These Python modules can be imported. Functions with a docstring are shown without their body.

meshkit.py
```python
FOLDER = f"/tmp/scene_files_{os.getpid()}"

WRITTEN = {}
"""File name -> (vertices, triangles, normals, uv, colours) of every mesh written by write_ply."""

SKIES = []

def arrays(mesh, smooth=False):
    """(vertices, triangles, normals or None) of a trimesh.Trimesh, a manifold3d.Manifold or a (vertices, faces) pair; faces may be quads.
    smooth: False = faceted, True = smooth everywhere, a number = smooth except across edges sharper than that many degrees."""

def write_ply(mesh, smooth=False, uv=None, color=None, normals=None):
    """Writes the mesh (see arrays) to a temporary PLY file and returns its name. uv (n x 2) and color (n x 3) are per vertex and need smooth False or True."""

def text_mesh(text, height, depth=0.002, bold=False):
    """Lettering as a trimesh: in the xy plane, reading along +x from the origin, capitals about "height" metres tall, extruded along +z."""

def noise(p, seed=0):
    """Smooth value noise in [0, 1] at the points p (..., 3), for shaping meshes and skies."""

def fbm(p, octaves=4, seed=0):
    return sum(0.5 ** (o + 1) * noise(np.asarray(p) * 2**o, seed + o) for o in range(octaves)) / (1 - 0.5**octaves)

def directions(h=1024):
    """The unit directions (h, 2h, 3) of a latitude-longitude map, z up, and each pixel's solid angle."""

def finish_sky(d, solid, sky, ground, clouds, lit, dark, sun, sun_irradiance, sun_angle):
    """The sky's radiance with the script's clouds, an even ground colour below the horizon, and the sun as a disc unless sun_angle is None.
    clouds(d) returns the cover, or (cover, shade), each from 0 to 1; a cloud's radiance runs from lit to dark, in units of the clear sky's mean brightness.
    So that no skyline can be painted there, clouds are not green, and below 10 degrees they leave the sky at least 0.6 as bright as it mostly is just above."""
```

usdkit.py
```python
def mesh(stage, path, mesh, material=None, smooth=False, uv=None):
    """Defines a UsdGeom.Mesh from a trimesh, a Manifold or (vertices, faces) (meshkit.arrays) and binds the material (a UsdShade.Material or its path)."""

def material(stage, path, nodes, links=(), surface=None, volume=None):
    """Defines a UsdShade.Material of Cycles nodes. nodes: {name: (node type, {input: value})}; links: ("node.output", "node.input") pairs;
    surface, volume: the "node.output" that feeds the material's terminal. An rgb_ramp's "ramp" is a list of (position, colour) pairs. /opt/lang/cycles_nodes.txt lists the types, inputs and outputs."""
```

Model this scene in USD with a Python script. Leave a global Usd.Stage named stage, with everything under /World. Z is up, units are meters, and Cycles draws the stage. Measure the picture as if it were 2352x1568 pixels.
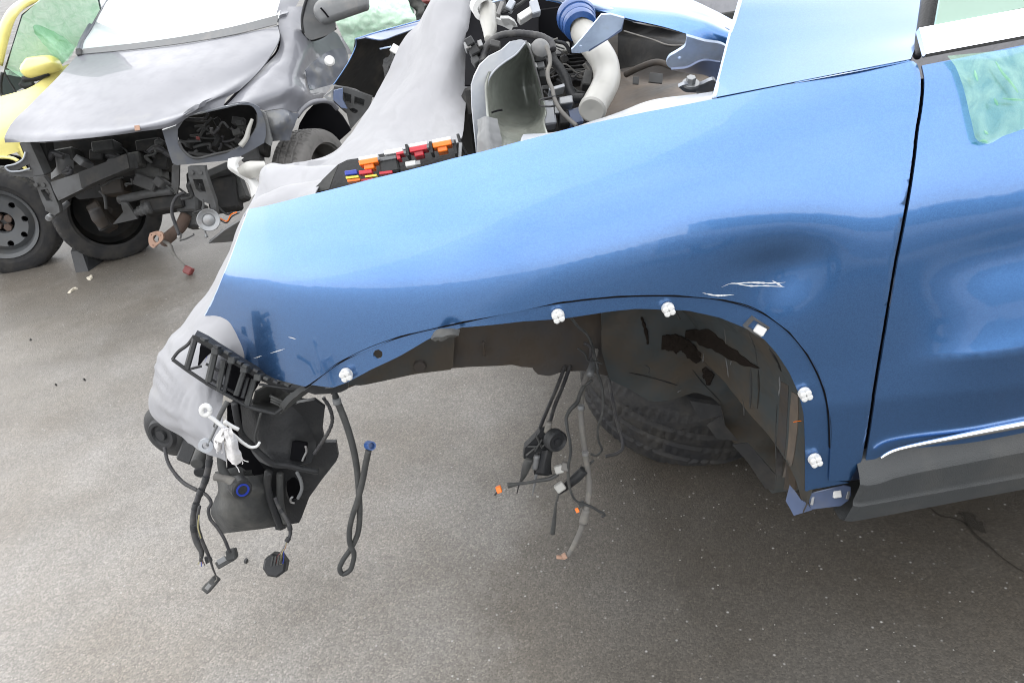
import math, random
import numpy as np, trimesh, manifold3d
from scipy.spatial import Delaunay
from shapely.geometry import Polygon, Point, LineString
import shapely
from pxr import Usd, UsdGeom, UsdLux, UsdShade, Gf, Sdf, Vt
import usdkit, meshkit

stage = Usd.Stage.CreateInMemory()
UsdGeom.SetStageUpAxis(stage, UsdGeom.Tokens.z)
UsdGeom.SetStageMetersPerUnit(stage, 1.0)
world = UsdGeom.Xform.Define(stage, '/World')
stage.SetDefaultPrim(world.GetPrim())
UsdGeom.Scope.Define(stage, '/World/Looks')

# ------------------------------------------------------------------ camera
PITCH, ROLL, CAM_H, FPX = math.radians(28), math.radians(8.5), 1.38, 1829.0     # focal length in pixels of a 2352 px wide picture
EXPOSURE = 1.5
cR, sR, cP, sP = math.cos(ROLL), math.sin(ROLL), math.cos(PITCH), math.sin(PITCH)
CAM = np.array([0, 0, CAM_H])
FWD = np.array([0, cP, -sP]); UP0 = np.array([0, sP, cP]); RT0 = np.array([1.0, 0, 0])
RT = RT0 * cR - UP0 * sR; UP = RT0 * sR + UP0 * cR
cam = UsdGeom.Camera.Define(stage, '/World/camera')
M4 = Gf.Matrix4d(*RT, 0, *UP, 0, *(-FWD), 0, *CAM, 1)
cam.AddTransformOp().Set(M4)
cam.CreateHorizontalApertureAttr(36.0); cam.CreateVerticalApertureAttr(24.0)
cam.CreateFocalLengthAttr(36.0 * FPX / 2352)
cam.CreateClippingRangeAttr(Gf.Vec2f(0.05, 500))
cam.CreateExposureAttr(EXPOSURE)

# ------------------------------------------------------------------ sky and sun (overcast, light from the left behind the camera)
SUN_EL, SUN_AZ = math.radians(52), math.radians(-75)      # azimuth = atan2(x, y)
sky = UsdLux.DomeLight.Define(stage, '/World/sky')
skym = usdkit.material(stage, '/World/Looks/sky_look', {
    'tc': ('texture_coordinate', {}),
    'sky': ('sky_texture', {'sky_type': 'single_scattering', 'sun_disc': False, 'sun_elevation': SUN_EL, 'sun_rotation': SUN_AZ}),
    'n': ('noise_texture', {'scale': 2.2, 'detail': 6, 'roughness': 0.55}),
    'r': ('rgb_ramp', {'ramp': [(0.3, (7.2, 7.4, 7.8)), (0.5, (8.6, 8.7, 8.9)), (0.7, (10.0, 10.0, 10.0))]}),
    'm': ('mix', {'mix_type': 'mix', 'fac': 0.93}),
    'b': ('background_shader', {'strength': 0.12})},
    [('tc.generated', 'n.vector'), ('n.fac', 'r.fac'), ('sky.color', 'm.color1'), ('r.color', 'm.color2'), ('m.color', 'b.color')], surface='b.background')
UsdShade.MaterialBindingAPI.Apply(sky.GetPrim()).Bind(skym)
sky.GetPrim().SetCustomDataByKey('kind', 'structure'); sky.GetPrim().SetCustomDataByKey('label', 'even grey overcast sky')
sky.GetPrim().SetCustomDataByKey('category', 'sky')
sun = UsdLux.DistantLight.Define(stage, '/World/sun')
sun.CreateIntensityAttr(0.13); sun.CreateAngleAttr(110.0); sun.CreateColorAttr(Gf.Vec3f(1.0, 0.97, 0.93)); sun.CreateNormalizeAttr(True)
_z = np.array([math.cos(SUN_EL) * math.sin(SUN_AZ), math.cos(SUN_EL) * math.cos(SUN_AZ), math.sin(SUN_EL)])
_x = np.cross([0, 0, 1.0], _z); _x /= np.linalg.norm(_x); _y = np.cross(_z, _x)
sun.AddTransformOp().Set(Gf.Matrix4d(*_x, 0, *_y, 0, *_z, 0, 0, 0, 20, 1))

# ------------------------------------------------------------------ measuring: a picture point + a known distance or surface gives the place in the world
CROPS = dict(f=(0, 0, 1 / 1.0, None), A=(0, 0, 1000, 2351), B=(0, 400, 1000, 2351), C=(800, 0, 1000, 2351), D=(1700, 0, 1100, 2352),
             E=(2600, 0, 1240, 2351), F=(500, 1100, 1000, 2351), G=(500, 1500, 1000, 2091), H=(1800, 1300, 800, 1476), I=(2100, 1100, 1000, 2091),
             J=(2600, 800, 1240, 2351), K=(2800, 1500, 1040, 2352), L=(1700, 0, 500, 2352), M=(1050, 450, 800, 2352), N=(1200, 0, 600, 2352),
             O=(2200, 0, 600, 2352), Q=(1100, 1200, 1200, 2352), T=(0, 900, 900, 2352), V=(0, 1800, 1140, 2352))
def scale_of(c):
    x0, y0, w, ow = CROPS[c]
    return 1.0 if ow is None else w / ow * 0.6125
def fr(c, x, y):
    x0, y0, w, ow = CROPS[c]
    s = scale_of(c)
    return x0 * 0.6125 + x * s, y0 * 0.6125 + y * s
def ray(c, x, y):
    x, y = fr(c, x, y)
    return FWD + RT * ((x - 1176) / FPX) - UP * ((y - 784) / FPX)
def at(c, x, y, Y):                       # on the upright plane at distance Y
    d = ray(c, x, y); return CAM + d * (Y / d[1])
def atz(c, x, y, z=0.0):                  # on the level plane at height z
    d = ray(c, x, y); return CAM + d * ((z - CAM_H) / d[2])
def onplane(c, x, y, p0, n):
    d = ray(c, x, y); return CAM + d * (np.dot(np.asarray(p0) - CAM, n) / np.dot(d, n))
def onsurf(c, x, y, S, lo=0.4, hi=3.5):   # where the line of sight first meets the body surface Y = S(x, z)
    d = ray(c, x, y)
    t = np.linspace(lo, hi, 400) / d[1]
    p = CAM + t[:, None] * d
    g = p[:, 1] - S(p[:, 0], p[:, 2])
    k = int(np.argmax(g > 0)) if (g > 0).any() else len(t) - 1
    a, b = t[max(k - 1, 0)], t[k]
    for _ in range(40):
        m = (a + b) / 2; q = CAM + m * d
        if q[1] - S(q[0], q[2]) > 0: b = m
        else: a = m
    return CAM + b * d
def mpp(c, p):                            # metres per crop pixel at the point p
    return float(np.dot(np.asarray(p) - CAM, FWD)) / FPX * scale_of(c)

def onmesh(c, x, y, mesh):                # where the line of sight meets a mesh already built
    v, f = vf(mesh); d = ray(c, x, y); a, e1, e2 = v[f[:, 0]], v[f[:, 1]] - v[f[:, 0]], v[f[:, 2]] - v[f[:, 0]]
    h = np.cross(d, e2); det = np.einsum('ij,ij->i', e1, h); det = np.where(np.abs(det) < 1e-14, 1e-14, det)
    s = CAM - a; u = np.einsum('ij,ij->i', s, h) / det; q = np.cross(s, e1); w = (q @ d) / det; t = np.einsum('ij,ij->i', e2, q) / det
    ok = (u >= 0) & (w >= 0) & (u + w <= 1) & (t > 0.1)
    return CAM + d * t[ok].min() if ok.any() else None

# ------------------------------------------------------------------ scene helpers
USED, LOC = {}, {}
def numbered(parent, name):
    k = (parent, name); n = USED.get(k, -1) + 1; USED[k] = n
    return name if n == 0 else f'{name}_{n:03d}'
def tagp(prim, label=None, cat=None, group=None, kind=None):
    for k, v in (('label', label), ('category', cat), ('group', group), ('kind', kind)):
        if v: prim.SetCustomDataByKey(k, v)
def thing(name, label, cat, loc=(0, 0, 0), group=None):
    p = '/World/' + numbered('/World', name)
    x = UsdGeom.Xform.Define(stage, p); x.AddTranslateOp().Set(Gf.Vec3d(*map(float, loc)))
    LOC[p] = np.array(loc, float); tagp(x.GetPrim(), label, cat, group)
    return p
def part(parent, name, mesh, m, smooth=35, label=None, kind=None):
    p = parent + '/' + numbered(parent, name)
    loc = LOC[parent]
    v, f = vf(mesh)
    usdkit.mesh(stage, p, trimesh.Trimesh(v - loc, f, process=False), MAT[m], smooth=smooth)
    LOC[p] = loc; tagp(stage.GetPrimAtPath(p), label, None, None, kind)
    return p
def solo(name, mesh, m, label, cat, smooth=35, kind=None, group=None):
    p = '/World/' + numbered('/World', name)
    v, f = vf(mesh)
    usdkit.mesh(stage, p, trimesh.Trimesh(v, f, process=False), MAT[m], smooth=smooth)
    LOC[p] = np.zeros(3); tagp(stage.GetPrimAtPath(p), label, cat, group, kind)
    return p
def vf(mesh):
    if hasattr(mesh, 'to_mesh'):
        q = mesh.to_mesh(); return np.asarray(q.vert_properties[:, :3], float), np.asarray(q.tri_verts)
    if isinstance(mesh, (tuple, list)):
        v, f = np.asarray(mesh[0], float), np.asarray(mesh[1], int)
        if f.shape[1] == 4: f = np.vstack([f[:, [0, 1, 2]], f[:, [0, 2, 3]]])
        return v, f
    return np.asarray(mesh.vertices, float), np.asarray(mesh.faces)
def join(*ms):
    V, F, n = [], [], 0
    for m in ms:
        v, f = vf(m); V.append(v); F.append(f + n); n += len(v)
    return np.vstack(V), np.vstack(F)
def unit(v):
    v = np.asarray(v, float); return v / max(np.linalg.norm(v), 1e-12)

# ------------------------------------------------------------------ shapes
def catmull(P, n):
    P = np.asarray(P, float)
    if len(P) < 3: return np.array([P[0] + (P[-1] - P[0]) * t for t in np.linspace(0, 1, n)])
    d = np.linalg.norm(np.diff(P, axis=0), axis=1) + 1e-9
    k = np.concatenate([[0], np.cumsum(d)]); dP = np.diff(P, axis=0) / d[:, None]
    T = np.vstack([dP[:1], (dP[:-1] * d[1:, None] + dP[1:] * d[:-1, None]) / (d[1:] + d[:-1])[:, None], dP[-1:]])
    u = np.linspace(0, k[-1], n); i = np.clip(np.searchsorted(k, u, 'right') - 1, 0, len(P) - 2)
    h = (k[i + 1] - k[i]); s = ((u - k[i]) / h)[:, None]; h = h[:, None]
    return (2 * s**3 - 3 * s**2 + 1) * P[i] + (s**3 - 2 * s**2 + s) * h * T[i] + (-2 * s**3 + 3 * s**2) * P[i + 1] + (s**3 - s**2) * h * T[i + 1]
def tube(P, r, n=40, sides=10, rib=0.0, ribs=0, cap=True, hollow=False):
    P = np.asarray(P, float)
    Q = catmull(P, n)
    rr = np.interp(np.linspace(0, 1, n), np.linspace(0, 1, np.size(r)), np.atleast_1d(r)) if np.size(r) > 1 else np.full(n, float(r))
    if ribs: rr = rr * (1 + rib * np.sign(np.sin(np.linspace(0, 2 * math.pi * ribs, n))))
    T = np.gradient(Q, axis=0); T /= np.linalg.norm(T, axis=1, keepdims=True) + 1e-12
    a = np.array([0, 0, 1.0]) if abs(T[0][2]) < 0.9 else np.array([1.0, 0, 0])
    N = unit(np.cross(T[0], a)); V = []
    th = np.linspace(0, 2 * math.pi, sides, endpoint=False)
    for i in range(n):
        N = unit(N - T[i] * np.dot(N, T[i])); Bn = np.cross(T[i], N)
        V.append(Q[i] + rr[i] * (np.cos(th)[:, None] * N + np.sin(th)[:, None] * Bn))
    V = np.vstack(V); F = []
    for i in range(n - 1):
        for j in range(sides):
            k = (j + 1) % sides
            F.append([i * sides + j, i * sides + k, (i + 1) * sides + k, (i + 1) * sides + j])
    F = np.array(F); F = np.vstack([F[:, [0, 1, 2]], F[:, [0, 2, 3]]])
    if cap:
        V = np.vstack([V, Q[0] - (0), Q[-1]]); c0, c1 = len(V) - 2, len(V) - 1
        if hollow:
            V[c0] = Q[0] + T[0] * rr[0] * 1.2; V[c1] = Q[-1] - T[-1] * rr[-1] * 1.2
        F = np.vstack([F, [[c0, (j + 1) % sides, j] for j in range(sides)], [[c1, (n - 1) * sides + j, (n - 1) * sides + (j + 1) % sides] for j in range(sides)]])
    return V, F
def ptube(c, P, Y, r, n=40, sides=10, **k):       # tube through picture points at distance(s) Y, radius in crop pixels
    Ys = np.interp(np.linspace(0, 1, len(P)), np.linspace(0, 1, np.size(Y)), np.atleast_1d(Y))
    W = [at(c, x, y, q) for (x, y), q in zip(P, Ys)]
    r = np.atleast_1d(r) * mpp(c, W[len(W) // 2])
    return tube(W, r if len(r) > 1 else float(r[0]), n, sides, **k)
def frame_mesh(mesh, o, ex, ey, ez):
    v, f = vf(mesh)
    B = np.stack([ex, ey, ez])
    if np.linalg.det(B) < 0: f = f[:, ::-1]
    return np.asarray(o) + v @ B, f
def cbox(w, h, d, b=None):
    b = min(w, h, d) * 0.12 if b is None else b
    x, y, z = w / 2, h / 2, d / 2; P = []
    for sx in (-1, 1):
        for sy in (-1, 1):
            for sz in (-1, 1):
                P += [(sx * (x - b), sy * (y - b), sz * z), (sx * (x - b), sy * y, sz * (z - b)), (sx * x, sy * (y - b), sz * (z - b))]
    return trimesh.convex.convex_hull(np.array(P))
def pbox(c, x, y, Y, w, h, d, ang=0.0, b=None, yaw=0.0):   # a chamfered block: width and height in crop pixels, depth d in metres, turned by ang in the picture
    o = at(c, x, y, Y); s = mpp(c, o); a = math.radians(ang); q = math.radians(yaw)
    ex = RT * math.cos(a) + UP * math.sin(a); ey = -RT * math.sin(a) + UP * math.cos(a); ez = np.cross(ex, ey)
    ex, ez = ex * math.cos(q) + ez * math.sin(q), ez * math.cos(q) - ex * math.sin(q)
    return frame_mesh(cbox(w * s, h * s, d, b), o - ez * d / 2, ex, ey, ez)
def box3(o, w, d, h, b=None, rz=0.0):
    a = math.radians(rz); ex = np.array([math.cos(a), math.sin(a), 0]); ey = np.array([-math.sin(a), math.cos(a), 0])
    return frame_mesh(cbox(w, d, h, b), o, ex, ey, np.array([0, 0, 1.0]))
def cyl(o, axis, r, length, sides=24, b=0.1):
    b = min(r, length) * b
    prof = np.array([(0, -length / 2), (r - b, -length / 2), (r, -length / 2 + b), (r, length / 2 - b), (r - b, length / 2), (0, length / 2)])
    return lathe(o, axis, prof, sides)
def lathe(o, axis, prof, sides=32):
    ax = unit(axis); a = np.array([0, 0, 1.0]) if abs(ax[2]) < 0.9 else np.array([1.0, 0, 0])
    e1 = unit(np.cross(a, ax)); e2 = np.cross(ax, e1)
    th = np.linspace(0, 2 * math.pi, sides, endpoint=False); prof = np.asarray(prof, float); m = len(prof)
    V = np.vstack([np.asarray(o) + p[0] * (np.cos(th)[:, None] * e1 + np.sin(th)[:, None] * e2) + ax * p[1] for p in prof])
    F = []
    for i in range(m - 1):
        for j in range(sides):
            k = (j + 1) % sides
            F.append([i * sides + j, i * sides + k, (i + 1) * sides + k, (i + 1) * sides + j])
    F = np.array(F); return V, np.vstack([F[:, [0, 1, 2]], F[:, [0, 2, 3]]])
def plate_on(P, n, thick, holes=(), bevel=0):
    P = np.asarray(P, float); n = unit(n)
    if np.dot(n, P[0] - CAM) < 0: n = -n               # thickness grows away from the viewer's side
    e1 = unit(np.cross(n, [0, 0, 1.0]) if abs(n[2]) < 0.9 else np.cross(n, [0, 1.0, 0])); e2 = np.cross(n, e1)
    q = lambda A: [((p - P[0]) @ e1, (p - P[0]) @ e2) for p in A]
    pg = Polygon(q(P), [q(np.asarray(h)) for h in holes])
    if not pg.is_valid: pg = pg.buffer(0)
    if pg.geom_type == 'MultiPolygon': pg = max(pg.geoms, key=lambda g: g.area)
    return frame_mesh(trimesh.creation.extrude_polygon(pg, thick, engine='earcut'), P[0], e1, e2, n)
def plate(c, poly, Y, thick, holes=(), n=None):        # flat piece traced in the picture, lying at distance Y (plane with normal n, default upright)
    n = np.array([0, 1.0, 0]) if n is None else unit(n)
    p0 = at(c, poly[0][0], poly[0][1], Y)
    return plate_on([onplane(c, x, y, p0, n) for x, y in poly], n, thick, [[onplane(c, x, y, p0, n) for x, y in h] for h in holes])
def smoothpoly(P, n=60):
    P = list(P) + [P[0]]
    return [tuple(p) for p in catmull(np.array(P, float), n)[:-1]]
def solidify(V, F, thick, normal=None):
    V = np.asarray(V, float); F = np.asarray(F)
    N = np.zeros_like(V); fn = np.cross(V[F[:, 1]] - V[F[:, 0]], V[F[:, 2]] - V[F[:, 0]])
    for k in range(3): np.add.at(N, F[:, k], fn)
    N /= np.linalg.norm(N, axis=1, keepdims=True) + 1e-15
    n = len(V)
    e = np.vstack([F[:, [0, 1]], F[:, [1, 2]], F[:, [2, 0]]])
    key = set(map(tuple, e)); rim = np.array([(a, b) for a, b in e if (b, a) not in key])
    side = np.vstack([np.stack([rim[:, 0], rim[:, 0] + n, rim[:, 1]], 1), np.stack([rim[:, 1], rim[:, 0] + n, rim[:, 1] + n], 1)])
    return np.vstack([V, V - N * thick]), np.vstack([F, F[:, ::-1] + n, side])
def face_viewer(V, F):
    a, b, c = V[F[:, 0]], V[F[:, 1]], V[F[:, 2]]
    s = np.einsum('ij,ij->i', np.cross(b - a, c - a), (a + b + c) / 3 - CAM)
    return F[:, ::-1] if s.sum() > 0 else F
def sheet(c, rows, nu=24, nv=24, thick=0.003, noise=0.0, nscale=8.0, seed=1):   # a curved sheet through rows of (x, y, Y) points
    R = [catmull(np.array([at(c, *p) for p in r]), nu) for r in rows]
    V = np.stack([catmull(np.array([r[i] for r in R]), nv) for i in range(nu)], 1).reshape(-1, 3)
    F = np.array([[i * nu + j, i * nu + j + 1, (i + 1) * nu + j + 1, (i + 1) * nu + j] for i in range(nv - 1) for j in range(nu - 1)])
    F = face_viewer(V, np.vstack([F[:, [0, 1, 2]], F[:, [0, 2, 3]]]))
    if noise:
        N = trimesh.Trimesh(V, F, process=False).vertex_normals
        V = V + N * ((meshkit.fbm(V * nscale, 3, seed) - 0.5) * 2 * noise)[:, None]
    return solidify(V, F, thick) if thick else (V, F)
def panel(B, S, step=0.015, thick=0.002, holes=()):      # body panel: outline B (world points) filled with the surface Y = S(x, z)
    def dens(B):
        ls = LineString([(p[0], p[2]) for p in list(B) + [B[0]]]); n = max(8, int(ls.length / step * 1.3))
        return [ls.interpolate(t, normalized=True).coords[0] for t in np.linspace(0, 1, n, endpoint=False)]
    out = dens(B); hs = [dens(h) for h in holes]
    pg = Polygon(out, hs).buffer(0)
    if pg.geom_type == 'MultiPolygon': pg = max(pg.geoms, key=lambda g: g.area)
    x0, z0, x1, z1 = pg.bounds
    g = np.stack(np.meshgrid(np.arange(x0, x1, step), np.arange(z0, z1, step)), -1).reshape(-1, 2)
    inner = pg.buffer(-step * 0.55); g = g[shapely.contains_xy(inner, g[:, 0], g[:, 1])]
    p = np.vstack([np.array(out)] + [np.array(h) for h in hs] + [g])
    p = p[np.unique(np.round(p, 5), axis=0, return_index=True)[1]]
    F = Delaunay(p).simplices; cen = p[F].mean(1)
    F = F[shapely.contains_xy(pg.buffer(1e-4), cen[:, 0], cen[:, 1])]
    a = p[F]; ar = np.abs((a[:, 1, 0] - a[:, 0, 0]) * (a[:, 2, 1] - a[:, 0, 1]) - (a[:, 1, 1] - a[:, 0, 1]) * (a[:, 2, 0] - a[:, 0, 0]))
    F = F[ar > 1e-8]
    V = np.stack([p[:, 0], S(p[:, 0], p[:, 1]), p[:, 1]], 1)
    a, b, cc = V[F[:, 0]], V[F[:, 1]], V[F[:, 2]]
    flip = np.cross(b - a, cc - a)[:, 1] > 0
    F[flip] = F[flip][:, ::-1]
    return solidify(V, F, thick) if thick else (V, F)
# ------------------------------------------------------------------ materials
MAT = {}
def mat(name, base, rough=0.5, metal=0.0, coat=0.0, var=0.12, vs=14.0, bump=0.0, bs=60.0, spec=0.5, dirt=None, dirt_at=(0.5, 0.7), ds=5.0, rvar=0.1, coatrough=0.03):
    base = np.array(base, float)
    nodes = {'g': ('geometry', {}), 'n': ('noise_texture', {'scale': vs, 'detail': 5, 'roughness': 0.6}),
             'r': ('rgb_ramp', {'ramp': [(0.3, tuple(base * (1 - var))), (0.7, tuple(np.minimum(base * (1 + var), 1)))]}),
             'rr': ('rgb_ramp', {'ramp': [(0.3, (max(rough - rvar, 0.02),) * 3), (0.7, (min(rough + rvar, 1),) * 3)]}),
             'p': ('principled_bsdf', {'metallic': metal, 'coat_weight': coat, 'coat_roughness': coatrough, 'specular_ior_level': spec})}
    links = [('g.position', 'n.vector'), ('n.fac', 'r.fac'), ('n.fac', 'rr.fac'), ('rr.color', 'p.roughness')]
    if dirt is not None:
        nodes['dn'] = ('noise_texture', {'scale': ds, 'detail': 8, 'roughness': 0.65})
        nodes['dr'] = ('rgb_ramp', {'ramp': [(dirt_at[0], (0, 0, 0)), (dirt_at[1], (1, 1, 1))]})
        nodes['dm'] = ('mix', {'color2': dirt})
        links += [('g.position', 'dn.vector'), ('dn.fac', 'dr.fac'), ('dr.color', 'dm.fac'), ('r.color', 'dm.color1'), ('dm.color', 'p.base_color')]
    else: links.append(('r.color', 'p.base_color'))
    if bump:
        nodes['bn'] = ('noise_texture', {'scale': bs, 'detail': 4})
        nodes['b'] = ('bump', {'strength': bump, 'distance': 0.004})
        links += [('g.position', 'bn.vector'), ('bn.fac', 'b.height'), ('b.normal', 'p.normal')]
    MAT[name] = usdkit.material(stage, '/World/Looks/' + name, nodes, links, surface='p.BSDF')

# metallic blue car paint: flakes under a clear coat
MAT['blue_paint'] = usdkit.material(stage, '/World/Looks/blue_paint', {
    'g': ('geometry', {}), 'v': ('voronoi_texture', {'scale': 900.0, 'feature': 'f1'}), 'n': ('noise_texture', {'scale': 3.0, 'detail': 6}),
    'sp': ('separate_xyz', {}),
    'r': ('rgb_ramp', {'ramp': [(0.2, (0.050, 0.128, 0.300)), (0.8, (0.063, 0.160, 0.352))]}),
    'w': ('noise_texture', {'scale': 7.0, 'detail': 3}), 'b': ('bump', {'strength': 0.035, 'distance': 0.01}),
    'p': ('principled_bsdf', {'metallic': 0.95, 'roughness': 0.26, 'coat_weight': 1.0, 'coat_ior': 1.58, 'coat_roughness': 0.03})},
    [('g.position', 'v.vector'), ('v.color', 'sp.vector'), ('sp.x', 'r.fac'), ('r.color', 'p.base_color'), ('g.position', 'w.vector'), ('w.fac', 'b.height'), ('b.normal', 'p.coat_normal')], surface='p.BSDF')
mat('blue_inner', (0.075, 0.10, 0.17), 0.45, 0.3, 0.3, dirt=(0.11, 0.115, 0.13), dirt_at=(0.5, 0.75), ds=9)
mat('pale_blue_metal', (0.30, 0.375, 0.50), 0.35, 0.25, 0.5, dirt=(0.3, 0.31, 0.33), dirt_at=(0.55, 0.8), ds=12)
mat('grey_paint', (0.098, 0.100, 0.112), 0.42, 0.3, 0.4, var=0.05, dirt=(0.12, 0.12, 0.12), dirt_at=(0.62, 0.85), ds=6)
mat('dark_grey_paint', (0.06, 0.066, 0.08), 0.45, 0.2, 0.5, dirt=(0.09, 0.09, 0.085), ds=8)
mat('yellow_paint', (0.60, 0.53, 0.17), 0.35, 0.0, 1.0, var=0.04)
mat('silver_paint', (0.25, 0.25, 0.265), 0.35, 0.5, 1.0, var=0.04)
mat('white_paint', (0.78, 0.78, 0.78), 0.35, 0.0, 1.0, var=0.03)
mat('black_plastic', (0.011, 0.0115, 0.0125), 0.48, spec=0.3, bump=0.25, bs=220, dirt=(0.030, 0.030, 0.029), dirt_at=(0.5, 0.75), ds=14)
mat('dusty_plastic', (0.027, 0.028, 0.028), 0.55, spec=0.25, bump=0.2, bs=160, dirt=(0.07, 0.069, 0.064), dirt_at=(0.45, 0.75), ds=10)
mat('grey_plastic', (0.095, 0.098, 0.10), 0.5, dirt=(0.13, 0.125, 0.12), ds=12)
mat('sill_plastic', (0.028, 0.030, 0.031), 0.5, spec=0.35, bump=0.3, bs=420, dirt=(0.05, 0.049, 0.046), dirt_at=(0.5, 0.8), ds=5)
mat('liner', (0.030, 0.035, 0.036), 0.55, spec=0.25, bump=0.5, bs=30, dirt=(0.044, 0.036, 0.027), dirt_at=(0.42, 0.62), ds=6)
mat('brown_metal', (0.046, 0.036, 0.027), 0.65, spec=0.2, bump=0.4, bs=50, dirt=(0.035, 0.037, 0.04), dirt_at=(0.4, 0.7), ds=7)
mat('rubber', (0.014, 0.014, 0.015), 0.62, spec=0.22, bump=0.3, bs=120, dirt=(0.030, 0.028, 0.025), dirt_at=(0.42, 0.7), ds=16)
mat('pale_tyre', (0.105, 0.10, 0.095), 0.75, dirt=(0.06, 0.058, 0.055), ds=16)
mat('cable', (0.016, 0.016, 0.018), 0.5, spec=0.35, dirt=(0.05, 0.048, 0.045), dirt_at=(0.45, 0.75), ds=30)
mat('dusty_cable', (0.095, 0.09, 0.083), 0.7, dirt=(0.14, 0.13, 0.11), ds=30)
mat('steel', (0.20, 0.205, 0.21), 0.45, 0.7, dirt=(0.16, 0.15, 0.14), ds=16)
mat('dull_steel', (0.060, 0.061, 0.062), 0.6, 0.15, spec=0.25, dirt=(0.032, 0.031, 0.029), dirt_at=(0.42, 0.7), ds=12)
mat('engine_black', (0.012, 0.012, 0.012), 0.6, spec=0.2, dirt=(0.034, 0.030, 0.025), dirt_at=(0.48, 0.72), ds=11, bump=0.4, bs=40)
mat('rust', (0.06, 0.038, 0.028), 0.8, dirt=(0.045, 0.03, 0.022), ds=40, bump=0.4, bs=150)
mat('pale_rust', (0.25, 0.155, 0.11), 0.8, dirt=(0.12, 0.07, 0.05), ds=30)
mat('chrome', (0.85, 0.86, 0.88), 0.08, 1.0, var=0.02, rvar=0.03)
mat('white_plastic', (0.44, 0.44, 0.43), 0.4, var=0.04)
mat('cream_plastic', (0.25, 0.246, 0.228), 0.42, var=0.05, dirt=(0.27, 0.26, 0.23), dirt_at=(0.6, 0.8), ds=10)
mat('pale_grey_metal', (0.24, 0.255, 0.28), 0.42, 0.3, 0.3, dirt=(0.36, 0.36, 0.35), dirt_at=(0.5, 0.8), ds=8)
mat('olive_metal', (0.105, 0.115, 0.10), 0.26, 0.35, 0.7, dirt=(0.13, 0.13, 0.112), dirt_at=(0.45, 0.75), ds=4)
mat('tarp', (0.185, 0.186, 0.196), 0.55, var=0.06, vs=5, bump=0.15, bs=700, dirt=(0.17, 0.165, 0.155), dirt_at=(0.55, 0.8), ds=4)
mat('white_cloth', (0.50, 0.49, 0.485), 0.9, bump=0.6, bs=260)
mat('orange_plastic', (0.70, 0.14, 0.004), 0.35, var=0.03)
mat('red_plastic', (0.34, 0.010, 0.02), 0.35, var=0.05)
mat('dull_red', (0.13, 0.028, 0.026), 0.6)
mat('blue_plastic', (0.007, 0.022, 0.20), 0.35)
mat('blue_tape', (0.008, 0.036, 0.125), 0.4, coat=0.2)
mat('rim_grey', (0.055, 0.058, 0.061), 0.5, 0.3, dirt=(0.06, 0.058, 0.055), dirt_at=(0.45, 0.7), ds=9)
mat('mud', (0.013, 0.010, 0.008), 0.95, spec=0.08, bump=0.8, bs=90)
mat('yellow_plastic', (0.65, 0.55, 0.06), 0.4)
mat('dark_gap', (0.005, 0.005, 0.006), 0.95, spec=0.05)
mat('bay_floor', (0.085, 0.066, 0.050), 0.6, bump=0.4, bs=40, dirt=(0.045, 0.044, 0.042), dirt_at=(0.45, 0.7), ds=8)
mat('cream_wire', (0.20, 0.18, 0.09), 0.5)
mat('dark_glass', (0.03, 0.04, 0.04), 0.06, spec=0.6, var=0.02, rvar=0.01)
mat('pale_glass', (0.34, 0.375, 0.375), 0.12, coat=1.0, var=0.03, rvar=0.02)
mat('green_glass', (0.16, 0.25, 0.20), 0.08, coat=1.0, var=0.08, vs=3, rvar=0.02)
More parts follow.
